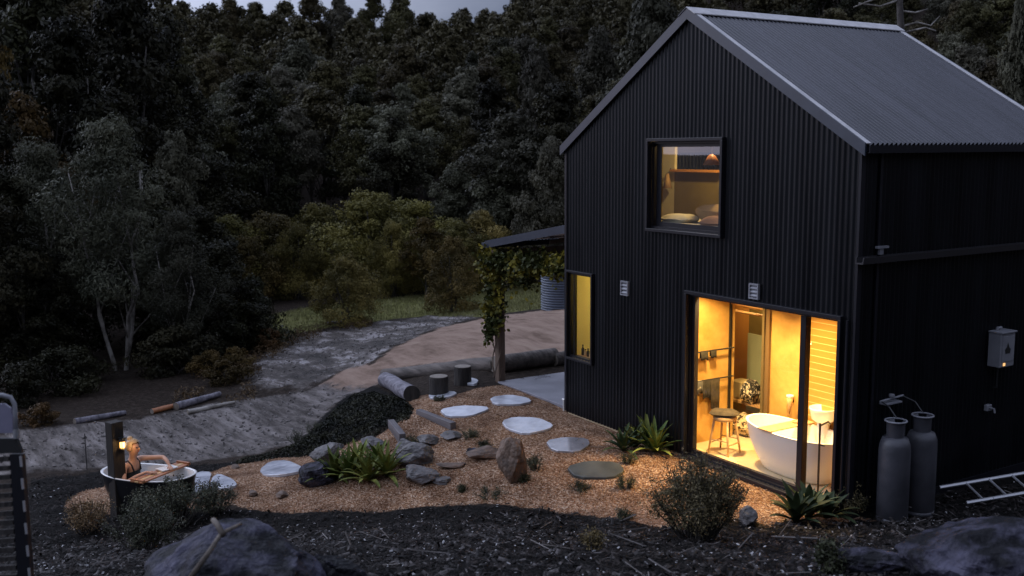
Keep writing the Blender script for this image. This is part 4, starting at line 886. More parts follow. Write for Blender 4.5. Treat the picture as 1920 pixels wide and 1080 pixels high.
# the slim pale-trunked gum and its neighbours, left
tree_px(('wispy', 0), 222, 205, 28.5, 'gum_tree', 'slim pale trunked gum with forked stems at the left edge of the clearing', wpx=250, rz=1.2)
tree_px(('wispy', 1), 340, 380, 27.5, 'gum_tree', 'smaller pale stemmed gum just right of the forked gum', wpx=150, rz=.3)
tree_px(('wispy', 1), 90, 250, 30, 'gum_tree', 'grey leafed slender gum at the far left behind the bank', wpx=210, rz=2.3)
tree_px(('dark', 0), 420, 440, 30, 'bushy_tree', 'dark bushy tree closest to the wet ground right of the gums', wpx=170)
tree_px(('bush', 0), 480, 500, 31, 'bushy_tree', 'low dark bushy tree at the left end of the clearing', wpx=110)
tree_px(('rust', 0), 60, 165, 36, 'bushy_tree', 'rusty yellow topped tree high at the left edge', wpx=230)
tree_px(('rust', 0), 8, 20, 42, 'bushy_tree', 'reddish tree in the top left corner', wpx=150)
tree_px(('grey', 0), 345, 240, 40, 'bushy_tree', 'tree with a light domed top behind the forked gum', wpx=150)
for i, (u, v, D, wd) in enumerate([(0,120,33,260),(150,30,42,300),(260,-30,47,260),(120,-60,52,320),(330,20,52,240),(40,-80,58,300),(20,300,29,220),(130,330,33,240),(275,300,35,230),(340,420,33,180),(60,430,27.5,200),(190,420,32,210),(385,380,38,150),(-60,250,27,240),(230,160,44,230)]):
    tree_px(('dark', i % 3), u, v, D, 'dark_tree', 'tall dark evergreen in the shadowy stand behind the pale gums', 'tree', wpx=wd, group='dark trees in the left stand')
WT = [(430,390,42,221,'first'),(515,386,44,221,''),(600,370,45,221,''),(700,346,43.5,247,''),(775,360,45,234,''),(850,400,42,195,''),(560,405,41,120,''),(740,400,41,110,''),(905,385,43,169,''),(470,430,40,130,'')]
WL = ['leftmost yellowish wattle of the row behind the clearing','yellow-green wattle second from the left behind the clearing','wattle with a broad flat top left of the tallest wattle','tallest brightest wattle in the middle of the row','rounded wattle right of the brightest one','brownish wattle left of the vine covered post','small wattle in front of the left part of the row','small wattle in front of the brightest wattle','wattle directly behind the vine covered post','low wattle beside the dark bushy trees']
for (u, v, D, wd, _), lb in zip(WT, WL): tree_px(('wattle', random.randrange(3)), u, v, D, 'wattle_tree', lb, 'tree', wpx=wd, group='wattles behind the clearing')
tree_px(('wattle', 1), 652, 462, 33.5, 'small_tree', 'small round tree standing alone on the grass clearing', wpx=140)
tree_px(('wattle', 2), 850, 432, 34.5, 'small_tree', 'small spreading tree on the grass left of the verandah', wpx=130)
tree_px(('rust', 0), 800, 400, 40, 'small_tree', 'rust tinged tree between the wattles left of the verandah', wpx=100)
for (u, v, D, wd, lb) in [(950,280,48,170,'grey green tree left of the house eave'),(1035,255,44,130,'grey green tree touching the left eave of the house'),(1010,92,58,130,'light grey crowned tree left of the roof slope'),(1215,-15,60,200,'large pale crowned gum rising behind the left roof slope'),(1120,60,68,150,'grey tree left of the large pale gum'),(1890,-20,30,130,'bluish grey tree at the right edge above the roof'),(1930,90,28,110,'lower bluish tree at the right edge beside the roof'),(575,80,95,170,'conical pale topped gum standing out on the hillside'),(880,130,75,170,'tall hillside gum above the middle wattles'),(860,300,55,130,'grey tree low on the hill above the wattles'),(730,200,70,120,'slim grey gum in the middle of the hillside')]:
    tree_px(('grey', 0), u, v, D, 'grey_gum', lb, 'tree', wpx=wd)
# the hillside forest: single trees near, one mass far away
def project(p):
    d = np.array(p)-CAM; z = d@FW; return 960+FPX*(d@RT)/z, 540-FPX*(d@UP)/z
def roofv(u): return 27+(1293-u)*1.06 if u < 1293 else (27+.073*(u-1293) if u < 1675 else 55+(u-1675)*.65)
D = 47.; row = 0; nhill = 0
while D < 98:
    spc = D*.052; k0 = int(-.56*D/spc); k1 = int(.56*D/spc)
    for k in range(k0, k1+1):
        Sd = (k+.5*(row % 2)+random.uniform(-.3, .3))*spc; Dd = D+random.uniform(-2, 2); p = CAM[:2]+FH*Dd+_r[:2]*Sd; g = h1(*p); sc = random.uniform(.62, 1.0)*(.72+.28*Dd/98)
        if .0 < -Sd/D < .3 and Dd < 56: continue
        key = ('gum', random.choice([0, 1, 2, 2, 3, 0])) if random.random() < .85 else ('dark', random.randrange(3))
        u, v = project((p[0], p[1], g+KIND[key][2]*sc))
        if u > 1080 and v > roofv(u)+15 and u < 1990: continue
        if nhill >= 215: continue
        nhill += 1
        plant_tree(key, (p[0], p[1], g-.1), sc, random.uniform(0, 6.28), 'forest_tree', 'dark olive gum tree among many alike on the wooded hillside', 'tree', 'gum trees on the hillside', sxy=random.uniform(.85, 1.15))
    D *= 1.066; row += 1
r2 = np.random.default_rng(5); proto = []
for i in range(4):
    me = KIND[('gum', i)][0]; co = np.empty(len(me.vertices)*3, np.float32); me.vertices.foreach_get('co', co); proto.append(co.reshape(-1, 4, 3))
buf = []; D = 96.; row = 0; nfar = 0
while D < 185:
    spc = 5.4; kk = int(.58*D/spc)
    for k in range(-kk, kk+1):
        Sd = (k+.5*(row % 2)+r2.uniform(-.35, .35))*spc; Dd = D+r2.uniform(-2.5, 2.5); p = CAM[:2]+FH*Dd+_r[:2]*Sd
        u, _v = project((p[0], p[1], 20.))
        if u > 1720 and u < 1900: continue
        g = h1(*p); q = proto[r2.integers(4)]; q = q[r2.random(len(q)) < .11]; c = q.mean(1, keepdims=True)
        q = c+(q-c)*2.4; a = r2.uniform(0, 6.28); sc = r2.uniform(.55, .95)*(1 if D < 140 else 1.15); ca, sa = math.cos(a)*sc, math.sin(a)*sc
        o = np.stack([q[..., 0]*ca-q[..., 1]*sa+p[0], q[..., 0]*sa+q[..., 1]*ca+p[1], q[..., 2]*sc+g], -1); buf.append(o.reshape(-1, 3)); nfar += 1
    D += 5.2; row += 1
fastmesh('distant_forest', np.concatenate(buf), 4, leafm('far_gum_leaves', (.032,.028,.013), (.078,.070,.034), .16), kind='stuff')
for i, (u, v, key, s_) in enumerate([(40,760,0,.8),(110,740,0,.9),(150,722,0,.8),(330,700,0,1.0),(395,700,1,.6),(440,690,1,.55),(300,660,0,1.3),(120,680,0,1.2),(30,700,0,1.4),(460,660,0,1.1),(380,660,0,1.3),(80,795,1,.45),(500,655,1,.6),(420,720,1,.6)]):
    p = G(u, v); plant_tree(('bush', key), (p.x, p.y, p.z-.05), s_*.9, i*1.7, 'understorey_bush', ['dark undergrowth bush beneath the gum trees left of the road', 'rust coloured low bush at the edge of the road verge'][key], 'bush', ['dark bushes beneath the gums', 'rusty bushes along the verge'][key], 1.1)
# bare pale branches over the roof
for i, (u, v, lb) in enumerate([(455,2,'ridge gum standing against the sky, first from the left'),(500,12,'low ridge gum against the sky, second from the left'),(600,-4,'broad ridge gum against the sky above the hillside'),(652,0,'slim ridge gum against the sky right of the broad one'),(715,-8,'tallest ridge gum against the sky'),(765,-2,'last ridge gum before the sky closes on the right')]):
    tree_px(('gum', i % 4), u, v, 132, 'ridge_gum', lb, 'tree', wpx=70+12*(i % 3), group='gums on the skyline')
pb = empty('bare_tree', tuple(dep(1700, 80, 33)-np.array([0, 0, 6.])), label='bare branched dead tree showing pale limbs above the roof ridge', cat='tree')
o0 = Vector(pb.location)
def rel(u, v, D): return Vector(dep(u, v, D))-o0
MB().tube([Vector((0, 0, -2)), rel(1690, 80, 33), rel(1686, -20, 33), rel(1680, -120, 33)], [.16, .12, .09, .05]).build('trunk', M['bark'], pb, smooth=True)
for k, pts in enumerate([[(1690,50),(1720,42),(1745,48),(1762,30)],[(1686,20),(1716,24),(1740,17)],[(1686,0),(1650,12),(1610,6)],[(1683,-10),(1640,-2),(1600,14)],[(1700,60),(1735,52),(1755,58)]]):
    MB().tube([rel(a, b_, 33) for a, b_ in pts], [.035, .03, .022, .012][:len(pts)]).build('limb', M['barkpale'], pb, smooth=True)

# ---------------------------------------------------------------- garden plants
def strap_leaf(rd, Lf, w0, az, el, droop):
    n = 7; pts = []; p = np.zeros(3); e = el
    T = []
    for i in range(n+1):
        pts.append(p.copy()); d = np.array([math.cos(az)*math.cos(e), math.sin(az)*math.cos(e), math.sin(e)]); T.append(d); p = p+d*Lf/n; e -= droop/n*(.4+1.2*i/n)
    side = np.array([-math.sin(az), math.cos(az), 0]); V_ = []; 
    for i in range(n+1):
        t = i/n; w_ = w0*(math.sin(math.pi*min(1, .18+t*.82))**.75 if t < 1 else 0); up = np.cross(T[i], side)*-1
        V_ += [pts[i]-side*w_+up*w_*.5*-1, pts[i], pts[i]+side*w_-up*w_*.5]
    return V_, [(3*i+a, 3*i+a+1, 3*i+a+4, 3*i+a+3) for i in range(n) for a in (0, 1)]
def strap_plant(name, heads, Lf, w0, nl, m, lb, seed, cat='plant', el=(.35, 1.45)):
    rd = random.Random(seed); ps_ = [G(u, v) for u, v in heads]; r0 = ps_[0]; root = empty(name, r0, label=lb, cat=cat)
    for hi_, p in enumerate(ps_):
        mb = MB(); 
        for k in range(nl):
            t = k/nl; V_, F_ = strap_leaf(rd, Lf*rd.uniform(.75, 1.1), w0*rd.uniform(.85, 1.15), k*2.399+rd.uniform(-.2, .2), el[0]+(el[1]-el[0])*t+rd.uniform(-.1, .1), rd.uniform(.5, 1.2)*(1-.5*t))
            o_ = Vector(p)-r0; mb.add([Vector(v)*1+o_+Vector((0, 0, .02)) for v in V_], F_)
        mb.build('rosette', m, root, smooth=True, fix=False)
    return root
strap_plant('strap_leaf_plant', [(628,900),(655,900),(690,905),(725,895),(672,885),(708,882)], .50, .036, 24, M['lf_agave'], 'green strap-leaf clump growing among the rocks in the middle of the bed', 1)
strap_plant('strap_leaf_plant', [(1168,848),(1190,842)], .42, .032, 22, M['lf_agavedk'], 'darker strap-leaf plant by the wall, left of the bright one', 2)
strap_plant('strap_leaf_plant', [(1228,850),(1215,838)], .48, .036, 24, M['lf_agave'], 'bright strap-leaf plant against the wall beside the lit door', 3)
strap_plant('strap_leaf_plant', [(1492,982),(1515,975)], .46, .050, 20, M['lf_agavedk'], 'broad leafed plant in front of the right door pane, left of two', 4, el=(.5, 1.4))
strap_plant('strap_leaf_plant', [(1550,975)], .42, .046, 20, M['lf_agavedk'], 'broad leafed plant at the house corner, right of two', 5, el=(.3, 1.3))
def shrub(u, v, wpx, hpx, m, lb, seed, nst=26, nleaf=4200, s=.012, cat='bush', name='shrub', asp=.45, D=None, open_=.5):
    p = G(u, v); D = D or depth_of(p); R0 = wpx*PXM(D)/2; H = hpx*PXM(D); rd = random.Random(seed); r = np.random.default_rng(seed); root = empty(name, p, label=lb, cat=cat)
    mb = MB(); C_ = []
    for k in range(nst):
        a = rd.uniform(0, 6.28); e = rd.random()**.6; tip = Vector((math.cos(a)*R0*e, math.sin(a)*R0*e, H*(1-.45*e*e)*rd.uniform(.75, 1.05))); pts = wiggle((math.cos(a)*R0*.3*e, math.sin(a)*R0*.3*e, -.02), tip, 6, .05, seed+k); mb.tube(pts, [.008*(1-i/7)+.0015 for i in range(7)], 4)
        for j in range(3):
            q = pts[3+j]; t2 = q+Vector((rd.uniform(-1, 1), rd.uniform(-1, 1), rd.uniform(.2, 1))).normalized()*H*rd.uniform(.12, .3); mb.tube([q, t2], [.003, .0012], 3)
            n = nleaf//(nst*4); tt = r.random(n)[:, None]; C_.append(np.array(q)*(1-tt)+np.array(t2)*tt+r.normal(size=(n, 3))*s*1.6)
        n = nleaf//(nst*4); tt = r.uniform(.35, 1, n)*6; i0 = np.minimum(tt.astype(int), 5); f = (tt-i0)[:, None]; PA = np.array([tuple(q) for q in pts]); C_.append(PA[i0]*(1-f)+PA[i0+1]*f+r.normal(size=(n, 3))*s*2)
    mb.build('stems', M['bark'], root); C_ = np.concatenate(C_); C_[:, 2] = np.maximum(C_[:, 2], .01)
    nn = unit(len(C_), r)*.8+np.array([0, 0, .5]); nn /= np.linalg.norm(nn, axis=1)[:, None]
    fastmesh('leaves', leafV(C_, nn, s, asp, r), 4, m, root); return root
shrub(1308, 1012, 190, 170, M['lf_shrubw'], 'large twiggy rounded bush in front of the sliding door', 7, 100, 19000, .0135)
shrub(330, 985, 200, 95, M['lf_shrub'], 'grey green shrub in front of the outdoor bath', 8, 55, 9000, .016)
shrub(405, 960, 90, 60, M['lf_shrub'], 'small grey green shrub right of the bath shrub', 9, 26, 3500, .014)
shrub(270, 1035, 150, 90, M['lf_shrub'], 'dim grey green shrub left of the foreground boulder', 19, 40, 6000, .015)
shrub(165, 1000, 110, 75, M['lf_weed'], 'brownish low shrub left of the lantern post', 10, 30, 3500, .014)
shrub(1590, 965, 70, 75, M['lf_shrubw'], 'small soft leafed shrub against the house corner', 11, 24, 2500, .014)
shrub(1550, 1078, 60, 70, M['lf_tuft'], 'yellow green weed in the right foreground mulch', 12, 14, 700, .018)
shrub(1110, 1035, 60, 45, M['lf_weed'], 'small dry brown plant in the middle foreground mulch', 13, 16, 800, .014)
for (u, v, wd, h_, lb) in [(880,820,46,16,'low dark tuft right of the long sleeper'),(910,842,34,18,'green tuft above the low brown stone'),(1004,882,40,36,'dark tuft at the right of the upright stone'),(1086,922,52,20,'flat tuft below the dull stepping stone'),(1172,918,40,32,'round tuft at the right end of the dull stepping stone'),(772,836,38,22,'green tuft at the foot of the long sleeper'),(920,932,70,18,'flat twiggy tuft near the gravel edge below the upright stone'),(866,922,16,14,'tiny yellow green tuft under the flat rocks'),(824,752,26,12,'tiny tuft at the foot of the left stump'),(1165,975,50,24,'dry tuft where the gravel meets the mulch'),(1178,870,30,24,'dark tuft under the wall plants'),(985,905,24,20,'small tuft at the foot of the upright stone'),(560,835,50,30,'pale wispy tuft at the roadside end of the creeper'),(590,815,40,26,'grey wispy tuft by the road beside the creeper')]:
    shrub(u, v, wd, h_, M['lf_tuft'], lb, int(u), 16, 1100, .012, 'tuft', 'tuft', .25)
# vine on the verandah post
vi = empty('climbing_vine', (-2.36, .16, .6), label='yellow green vine climbing the verandah post and hanging from its beam', cat='vine')
def vcloud(paths, dens, s, seed):
    r = np.random.default_rng(seed); C_ = []
    for a, b_, rad, n in paths:
        t = r.random(n)[:, None]; C_.append(np.array(a)*(1-t)+np.array(b_)*t+r.normal(size=(n, 3))*np.array(rad))
    C_ = np.concatenate(C_)-np.array([-2.36, .16, .6]); nn = unit(len(C_), r)+np.array([.5, -.6, .3]); nn /= np.linalg.norm(nn, axis=1)[:, None]; return leafV(C_, nn, s, .7, r)
VP = [((-2.5,.06,2.20),(-.15,.10,2.30),(.10,.05,.09),750),((-2.4,.1,1.3),(-2.4,.1,2.2),(.13,.08,.06),600),((-2.36,.1,.95),(-2.36,.1,2.3),(.10,.07,.06),900),((-2.5,.1,.95),(-2.45,.1,1.35),(.10,.06,.09),420),((-2.6,.05,2.2),(-2.2,.05,2.2),(.10,.10,.12),700),((-2.2,.15,2.22),(-.3,.3,2.25),(.16,.12,.10),1300),((-2.1,.2,2.05),(-1.5,.3,1.95),(.1,.1,.13),450),((-1.0,.4,2.25),(-.1,.6,2.30),(.10,.12,.09),450),((-2.45,0,1.0),(-2.42,0,.75),(.05,.05,.06),90)]
fastmesh('leaves', vcloud(VP, 1, .042, 4), 4, M['lf_vine'], vi)
mb = MB(); rd = random.Random(2)
for k in range(4): mb.tube([(.09*math.cos(i*.7+k*1.6), .09*math.sin(i*.7+k*1.6)-.02, -.5+i*.2) for i in range(11)], .011, 5)
mb.tube([(0, 0, 1.6), (.6, .1, 1.62), (1.3, .3, 1.68), (2.2, .5, 1.7)], .012, 5); mb.build('stems', M['postwood'], vi)
# dark creeper mound (nobody could count its leaves)
def scatter(polyk, n, seed, near=None):
    r = np.random.default_rng(seed); pp = polyk; lo = pp.min(0); hi = pp.max(0); out = []
    q = r.uniform(lo, hi, (n*6, 2)); sdv = sdist(pp, q[:, 0], q[:, 1]); k = sdv > .02; return q[k][:n], sdv[k][:n]
CP = poly([(560,832),(600,798),(625,770),(660,745),(705,735),(760,750),(778,768),(770,788),(735,800),(700,822),(650,836),(600,852),(520,858),(440,874),(440,866),(520,846)])
q, sdv = scatter(CP, 16000, 8); zz = hz(q[:, 0], q[:, 1]); bump_ = np.array([mnoise.noise(Vector((a*2.3, b*2.3, 0))) for a, b in q]); hh = np.clip(sdv*.4, 0, .09)*(.9+1.3*bump_)
C_ = np.stack([q[:, 0], q[:, 1], zz+hh*rng.uniform(.55, 1.05, len(q))+.01], 1); nn = unit(len(C_))*.9+np.array([0, 0, .7]); nn /= np.linalg.norm(nn, axis=1)[:, None]
fastmesh('ground_cover', leafV(C_, nn, .022, .55), 4, M['lf_cover'], kind='stuff')
# verge weeds
WP = poly([(300,770),(380,700),(470,650),(520,632),(560,622),(700,600),(700,612),(560,645),(500,690),(470,730),(500,745),(380,770)])
q, sdv = scatter(WP, 9000, 9); k = np.array([mnoise.noise(Vector((a*.9, b*.9, 3))) for a, b in q]) > -.02; q = q[k]; zz = hz(q[:, 0], q[:, 1])
C_ = np.stack([q[:, 0], q[:, 1], zz+rng.uniform(0, .22, len(q))], 1); fastmesh('verge_weeds', leafV(C_, unit(len(C_))*.9+np.array([0, 0, .2]), .045, .3), 4, M['lf_weed'], kind='stuff')
GP = RP['grass']; q, sdv = scatter(GP, 16000, 10); zz = hz(q[:, 0], q[:, 1]); n = len(q); a = rng.uniform(0, 6.28, n); hgt = rng.uniform(.04, .16, n)
dxy = np.stack([np.cos(a), np.sin(a), np.zeros(n)], 1)*.012; base_ = np.stack([q[:, 0], q[:, 1], zz], 1); tipv = base_+np.stack([rng.normal(0, .04, n), rng.normal(0, .04, n), hgt], 1)
fastmesh('meadow_grass', np.stack([base_-dxy, base_+dxy, tipv], 1).reshape(-1, 3), 3, mat('grass_blades', (.10,.10,.03), (.23,.21,.085), .6, .7), kind='stuff')
# mulch: bark chips, pale flecks, twigs
MP = RP['mulch']
def litter(name, n, seed, L0, L1, wr, m, Dmax, lift=.03, zone=None, thick=.2):
    r = np.random.default_rng(seed); out = []; tot = 0
    q = np.stack([r.uniform(-6, 12.5, n*5), r.uniform(-11, 5, n*5)], 1); Dq = (q-CAM[:2])@FH; Sq = (q-CAM[:2])@_r[:2]
    k = (Dq > 4.5) & (Dq < Dmax) & (np.abs(Sq) < Dq*.58) & (sdist(MP, q[:, 0], q[:, 1]) > .0) & (sdist(RP['gravel'], q[:, 0], q[:, 1]) < -.02); k &= r.random(len(q)) < np.clip(9/np.maximum(Dq, 1), 0, 1)**.7
    k &= ~((q[:, 0] > -.1) & (q[:, 0] < 5.7) & (q[:, 1] > -.05))
    q = q[k][:n]; n = len(q); z = hz(q[:, 0], q[:, 1]); z2 = np.array([.05*mnoise.noise(Vector((a*2.2, b*2.2, 0)))+.02*mnoise.noise(Vector((a*7, b*7, 3))) for a, b in q])
    Lh = r.uniform(L0, L1, n)[:, None]/2; az = r.uniform(0, 6.28, n); el = r.normal(0, .3, n); t = np.stack([np.cos(az)*np.cos(el), np.sin(az)*np.cos(el), np.sin(el)], 1)
    nn = np.stack([r.normal(0, .35, n), r.normal(0, .35, n), np.ones(n)], 1); b_ = np.cross(nn, t); b_ /= np.linalg.norm(b_, axis=1)[:, None]; up = np.cross(t, b_); w_ = Lh*wr*r.uniform(.6, 1.4, n)[:, None]; c = np.stack([q[:, 0], q[:, 1], z+z2+r.uniform(0, lift, n)+.008], 1)
    th = w_*thick; A_ = c+t*Lh; B_ = c-t*Lh
    # bent chip: two quads meeting along a raised ridge
    V_ = np.stack([B_-b_*w_*.6, A_-b_*w_*.8, A_+up*th, B_+up*th, B_+up*th, A_+up*th, A_+b_*w_*.7, B_+b_*w_], 1).reshape(-1, 3)
    fastmesh(name, V_, 4, m, kind='stuff')
litter('bark_chips', 26000, 1, .02, .075, .42, mat('chip_dark', (.006,.005,.0045), (.034,.027,.024), 9, .75, lo=.42, hi=.64, spec=.12), 19)
litter('leaf_litter', 6500, 2, .03, .11, .38, mat('litter_grey', (.012,.010,.009), (.13,.115,.11), 9, .6, lo=.48, hi=.68, spec=.15), 12)
def stones(name, regs, n, seed, s0, s1, m):
    r = np.random.default_rng(seed); Q_ = []
    for rg in regs: Q_.append(scatter(RP[rg], n, seed)[0])
    q = np.concatenate(Q_); q = q[((q-CAM[:2])@FH < 34) & ((q-CAM[:2])@FH > 8)]; n = len(q); z = hz(q[:, 0], q[:, 1])
    z += np.array([.05*mnoise.noise(Vector((a*1.2+b*.5, b*.8-a*.4, 7)))+.03*mnoise.noise(Vector((a*3.1, b*3.1, 9))) for a, b in q])
    s_ = (s0+(s1-s0)*r.random(n)**3)[:, None]; ax = unit(n, r); ay = np.cross(ax, unit(n, r)); ay /= np.linalg.norm(ay, axis=1)[:, None]; az_ = np.cross(ax, ay); ax, ay, az_ = ax*s_*1.3, ay*s_, az_*s_*.8; c = np.stack([q[:, 0], q[:, 1], z+.2*s_[:, 0]], 1)
    fastmesh(name, np.concatenate([np.stack([c+ax*a, c+ay*b_, c+az_*d], 1) for a in (1, -1) for b_ in (1, -1) for d in (1, -1)]).reshape(-1, 3), 3, m, kind='stuff')
stones('road_stones', ('road', 'mud'), 1500, 31, .01, .045, mat('road_stone', (.06,.052,.047), (.24,.22,.21), 3, .8, spec=.2))
litter('pale_flecks', 1700, 3, .012, .035, .6, mat('fleck_pale', (.28,.27,.27), (.42,.41,.41), 9, .6), 18)
litter('twigs', 110, 4, .15, .5, .04, mat('twig_grey', (.07,.06,.052), (.17,.15,.14), 6, .7), 12, lift=.06, thick=1.0)
q, sdv = scatter(RP['gravel'], 15000, 12); q = q[~((q[:, 0] > -.02) & (q[:, 1] > -.02))]; zz = hz(q[:, 0], q[:, 1])+.014; n = len(q); s_ = rng.uniform(.004, .011, n)[:, None]; c = np.stack([q[:, 0], q[:, 1], zz], 1)
ax = unit(n); ay = np.cross(ax, unit(n)); ay /= np.linalg.norm(ay, axis=1)[:, None]; az_ = np.cross(ax, ay); ax, ay, az_ = ax*s_*1.3, ay*s_, az_*s_*.8
fc = []
for a, b_, d in [(1,1,1),(1,-1,1),(-1,1,1),(-1,-1,1),(1,1,-1),(1,-1,-1),(-1,1,-1),(-1,-1,-1)]: fc.append(np.stack([c+ax*a, c+ay*b_, c+az_*d], 1))
fastmesh('loose_gravel', np.concatenate(fc).reshape(-1, 3), 3, mat('gravel_bits', (.20,.09,.045), (.46,.30,.19), 30, .8, lo=.3, hi=.7), kind='stuff')

# ---------------------------------------------------------------- outdoor bath, person, lantern post
BC = Vector((-1.06, -6.22, -.80)); BR = R_(42)
ob = tub('outdoor_bath', BC, BR, .69, .37, .58, mat('black_enamel', (.015,.015,.017), None, rough=.3), M['white'], .02, base=.66, label='black outdoor roll-top bath with a white rim and a woman sitting in it', cat='bathtub')
MB().add([(x*.88, y*.86, .46) for x, y in superellipse(.69, .37, 40, 2.3)], [tuple(range(40))]).build('bath_water', M['water'], ob)
for sx in (-1, 1):
    for sy in (-1, 1): MB().tube([(sx*.38, sy*.18, .07), (sx*.44, sy*.23, .03), (sx*.44, sy*.25, -.04)], [.03, .022, .026], 8).build('foot', M['dark'], ob)
ex_ = Vector((math.cos(BR), math.sin(BR), 0)); ey_ = Vector((-math.sin(BR), math.cos(BR), 0))
def BW(x, y, z): return BC+ex_*x+ey_*y+Vector((0, 0, z))
tr = empty('bath_caddy', BW(.20, 0, .602), BR+R_(-8), label='reddish timber caddy lying across the outdoor bath in front of the woman', cat='bath caddy')
for k in range(3): MB().box((-.11+k*.075, -.46, 0), (-.045+k*.075, .46, .02)).build('slat', M['redwood'] if k != 1 else M['wood'], tr, bevel=.003)
for s_ in (-1, 1): MB().box((-.11, s_*.43-.02, .0205), (.105, s_*.43+.02, .04)).build('end_block', M['redwood'], tr)
bo = empty('open_book', BW(.20, .12, .626), BR+R_(70), label='pale open book lying on the outdoor bath caddy by her hands', cat='book')
for s_ in (-1, 1): MB().prism([(0, -.09, .0), (s_*.12, -.09, .004), (s_*.12, -.09, .018), (0, -.09, .012)], (0, .18, 0)).build('page_block', M['stonebath'], bo)

person = empty('person', BW(-.30, 0, 0), BR, label='woman with pinned-up blond hair in a dark swimsuit sitting in the outdoor bath', cat='person')
def skinbody(nodes, edges, name, m, parent, sub=2):
    me = bpy.data.meshes.new(name); me.from_pydata([n[0] for n in nodes], edges, []); o = bpy.data.objects.new(name, me); COL.objects.link(o)
    md = o.modifiers.new('skin', 'SKIN'); md.use_smooth_shade = True; md.branch_smoothing = .6
    if not me.skin_vertices: me.skin_vertices.new()
    for i, n in enumerate(nodes):
        sv_ = me.skin_vertices[0].data[i]; r = n[1]; sv_.radius = r if hasattr(r, '__len__') else (r, r); sv_.use_root = (i == 0)
    s2 = o.modifiers.new('sub', 'SUBSURF'); s2.levels = sub; s2.render_levels = sub
    dg = bpy.context.evaluated_depsgraph_get(); ev = o.evaluated_get(dg); m2 = bpy.data.meshes.new_from_object(ev); o.modifiers.clear(); o.data = m2; m2.materials.clear(); m2.materials.append(m)
    for p in m2.polygons: p.use_smooth = True
    o.parent = parent; return o
N_ = [((0,0,.20),(.13,.10)), ((.00,0,.34),(.10,.085)), ((.02,0,.50),(.115,.09)), ((.035,0,.66),(.13,.085)), ((.05,0,.755),(.058,.058)), ((.062,0,.80),(.045,.045)),
      ((.080,0,.87),(.070,.078)), ((.085,0,.945),(.078,.088)), ((.08,0,1.0),(.05,.06)),
      # near arm (right), bent with the hand on the caddy
      ((.03,-.15,.72),(.052,.05)), ((.05,-.21,.60),(.04,.04)), ((.10,-.26,.50),(.034,.034)), ((.26,-.22,.60),(.028,.027)), ((.38,-.16,.655),(.02,.018)), ((.43,-.14,.65),(.03,.014)),
      # far arm, elbow raised, forearm reaching to the book
      ((.04,.15,.73),(.05,.05)), ((.18,.21,.73),(.038,.038)), ((.36,.26,.74),(.034,.034)), ((.46,.20,.71),(.027,.026)), ((.53,.15,.665),(.019,.017)), ((.56,.13,.65),(.03,.014)),
      # legs, mostly under water
      ((.10,-.10,.17),(.085,.085)), ((.40,-.12,.40),(.06,.06)), ((.62,-.10,.24),(.045,.045)), ((.74,-.10,.20),(.03,.03)),
      ((.10,.10,.17),(.085,.085)), ((.40,.12,.41),(.06,.06)), ((.62,.10,.24),(.045,.045)), ((.74,.10,.20),(.03,.03)),
      ((.165,0,.925),(.018,.02)), ((.185,0,.915),(.012,.014))]
E_ = [(0,1),(1,2),(2,3),(3,4),(4,5),(5,6),(6,7),(7,8),(3,9),(9,10),(10,11),(11,12),(12,13),(13,14),(3,15),(15,16),(16,17),(17,18),(18,19),(19,20),(0,21),(21,22),(22,23),(23,24),(0,25),(25,26),(26,27),(27,28)]
nb = len(N_)-2; N_ = N_[:nb]
def fingers(hand, fwd, side, idx):
    h = Vector(hand); f = Vector(fwd).normalized(); s_ = Vector(side).normalized()
    for k, (ln, of) in enumerate([(.058,-.024),(.068,-.008),(.063,.009),(.048,.024)]):
        a = h+f*.02+s_*of; N_.append((tuple(a), (.009,.009))); N_.append((tuple(a+f*ln*.6+Vector((0,0,-.004))), (.008,.008))); N_.append((tuple(a+f*ln+Vector((0,0,-.02))), (.0065,.0065))); n = len(N_); E_.extend([(idx, n-3), (n-3, n-2), (n-2, n-1)])
    a = h-f*.01-s_*.026; N_.append((tuple(a), (.011,.011))); N_.append((tuple(a+f*.035-s_*.02), (.008,.008))); n = len(N_); E_.extend([(idx, n-2), (n-2, n-1)])
fingers((.43,-.14,.65), (.9,.4,0), (.4,-.9,0), 14); fingers((.56,.13,.65), (.6,-.8,0), (.8,.6,0), 20)
skinbody(N_, E_, 'body', M['skin'], person)
def blob(name, c, r3, m, parent, seed=0, amp=.05, cut=None):
    bm = bmesh.new(); bmesh.ops.create_icosphere(bm, subdivisions=4, radius=1)
    for v in bm.verts:
        k = v.co.copy(); f = 1+amp*mnoise.noise(Vector((k.x*3+seed, k.y*9, k.z*3))); v.co = (c[0]+k.x*r3[0]*f, c[1]+k.y*r3[1]*f, c[2]+k.z*r3[2]*f)
    if cut: bmesh.ops.delete(bm, geom=[v for v in bm.verts if cut(v.co)], context='VERTS')
    me = bpy.data.meshes.new(name); bm.to_mesh(me); bm.free(); me.materials.append(m)
    for p in me.polygons: p.use_smooth = True
    o = bpy.data.objects.new(name, me); COL.objects.link(o); o.parent = parent; return o
blob('hair', (.065, 0, .955), (.098, .088, .105), M['hair'], person, 1, .08, cut=lambda c: c.x > .115 and c.z < 1.005)
blob('hair_bun', (.03, 0, 1.05), (.042, .04, .038), M['hair'], person, 2, .15)
blob('nose', (.167, 0, .915), (.018, .011, .02), M['skin'], person, 3, 0); blob('mouth', (.155, 0, .882), (.010, .02, .006), mat('lips', (.35,.12,.10), None), person, 3, 0)
for s_ in (-1, 1):
    blob('eye', (.150, s_*.032, .942), (.010, .013, .008), M['dark'], person, 3, 0); blob('ear', (.08, s_*.083, .925), (.018, .01, .028), M['skin'], person, 3, 0)
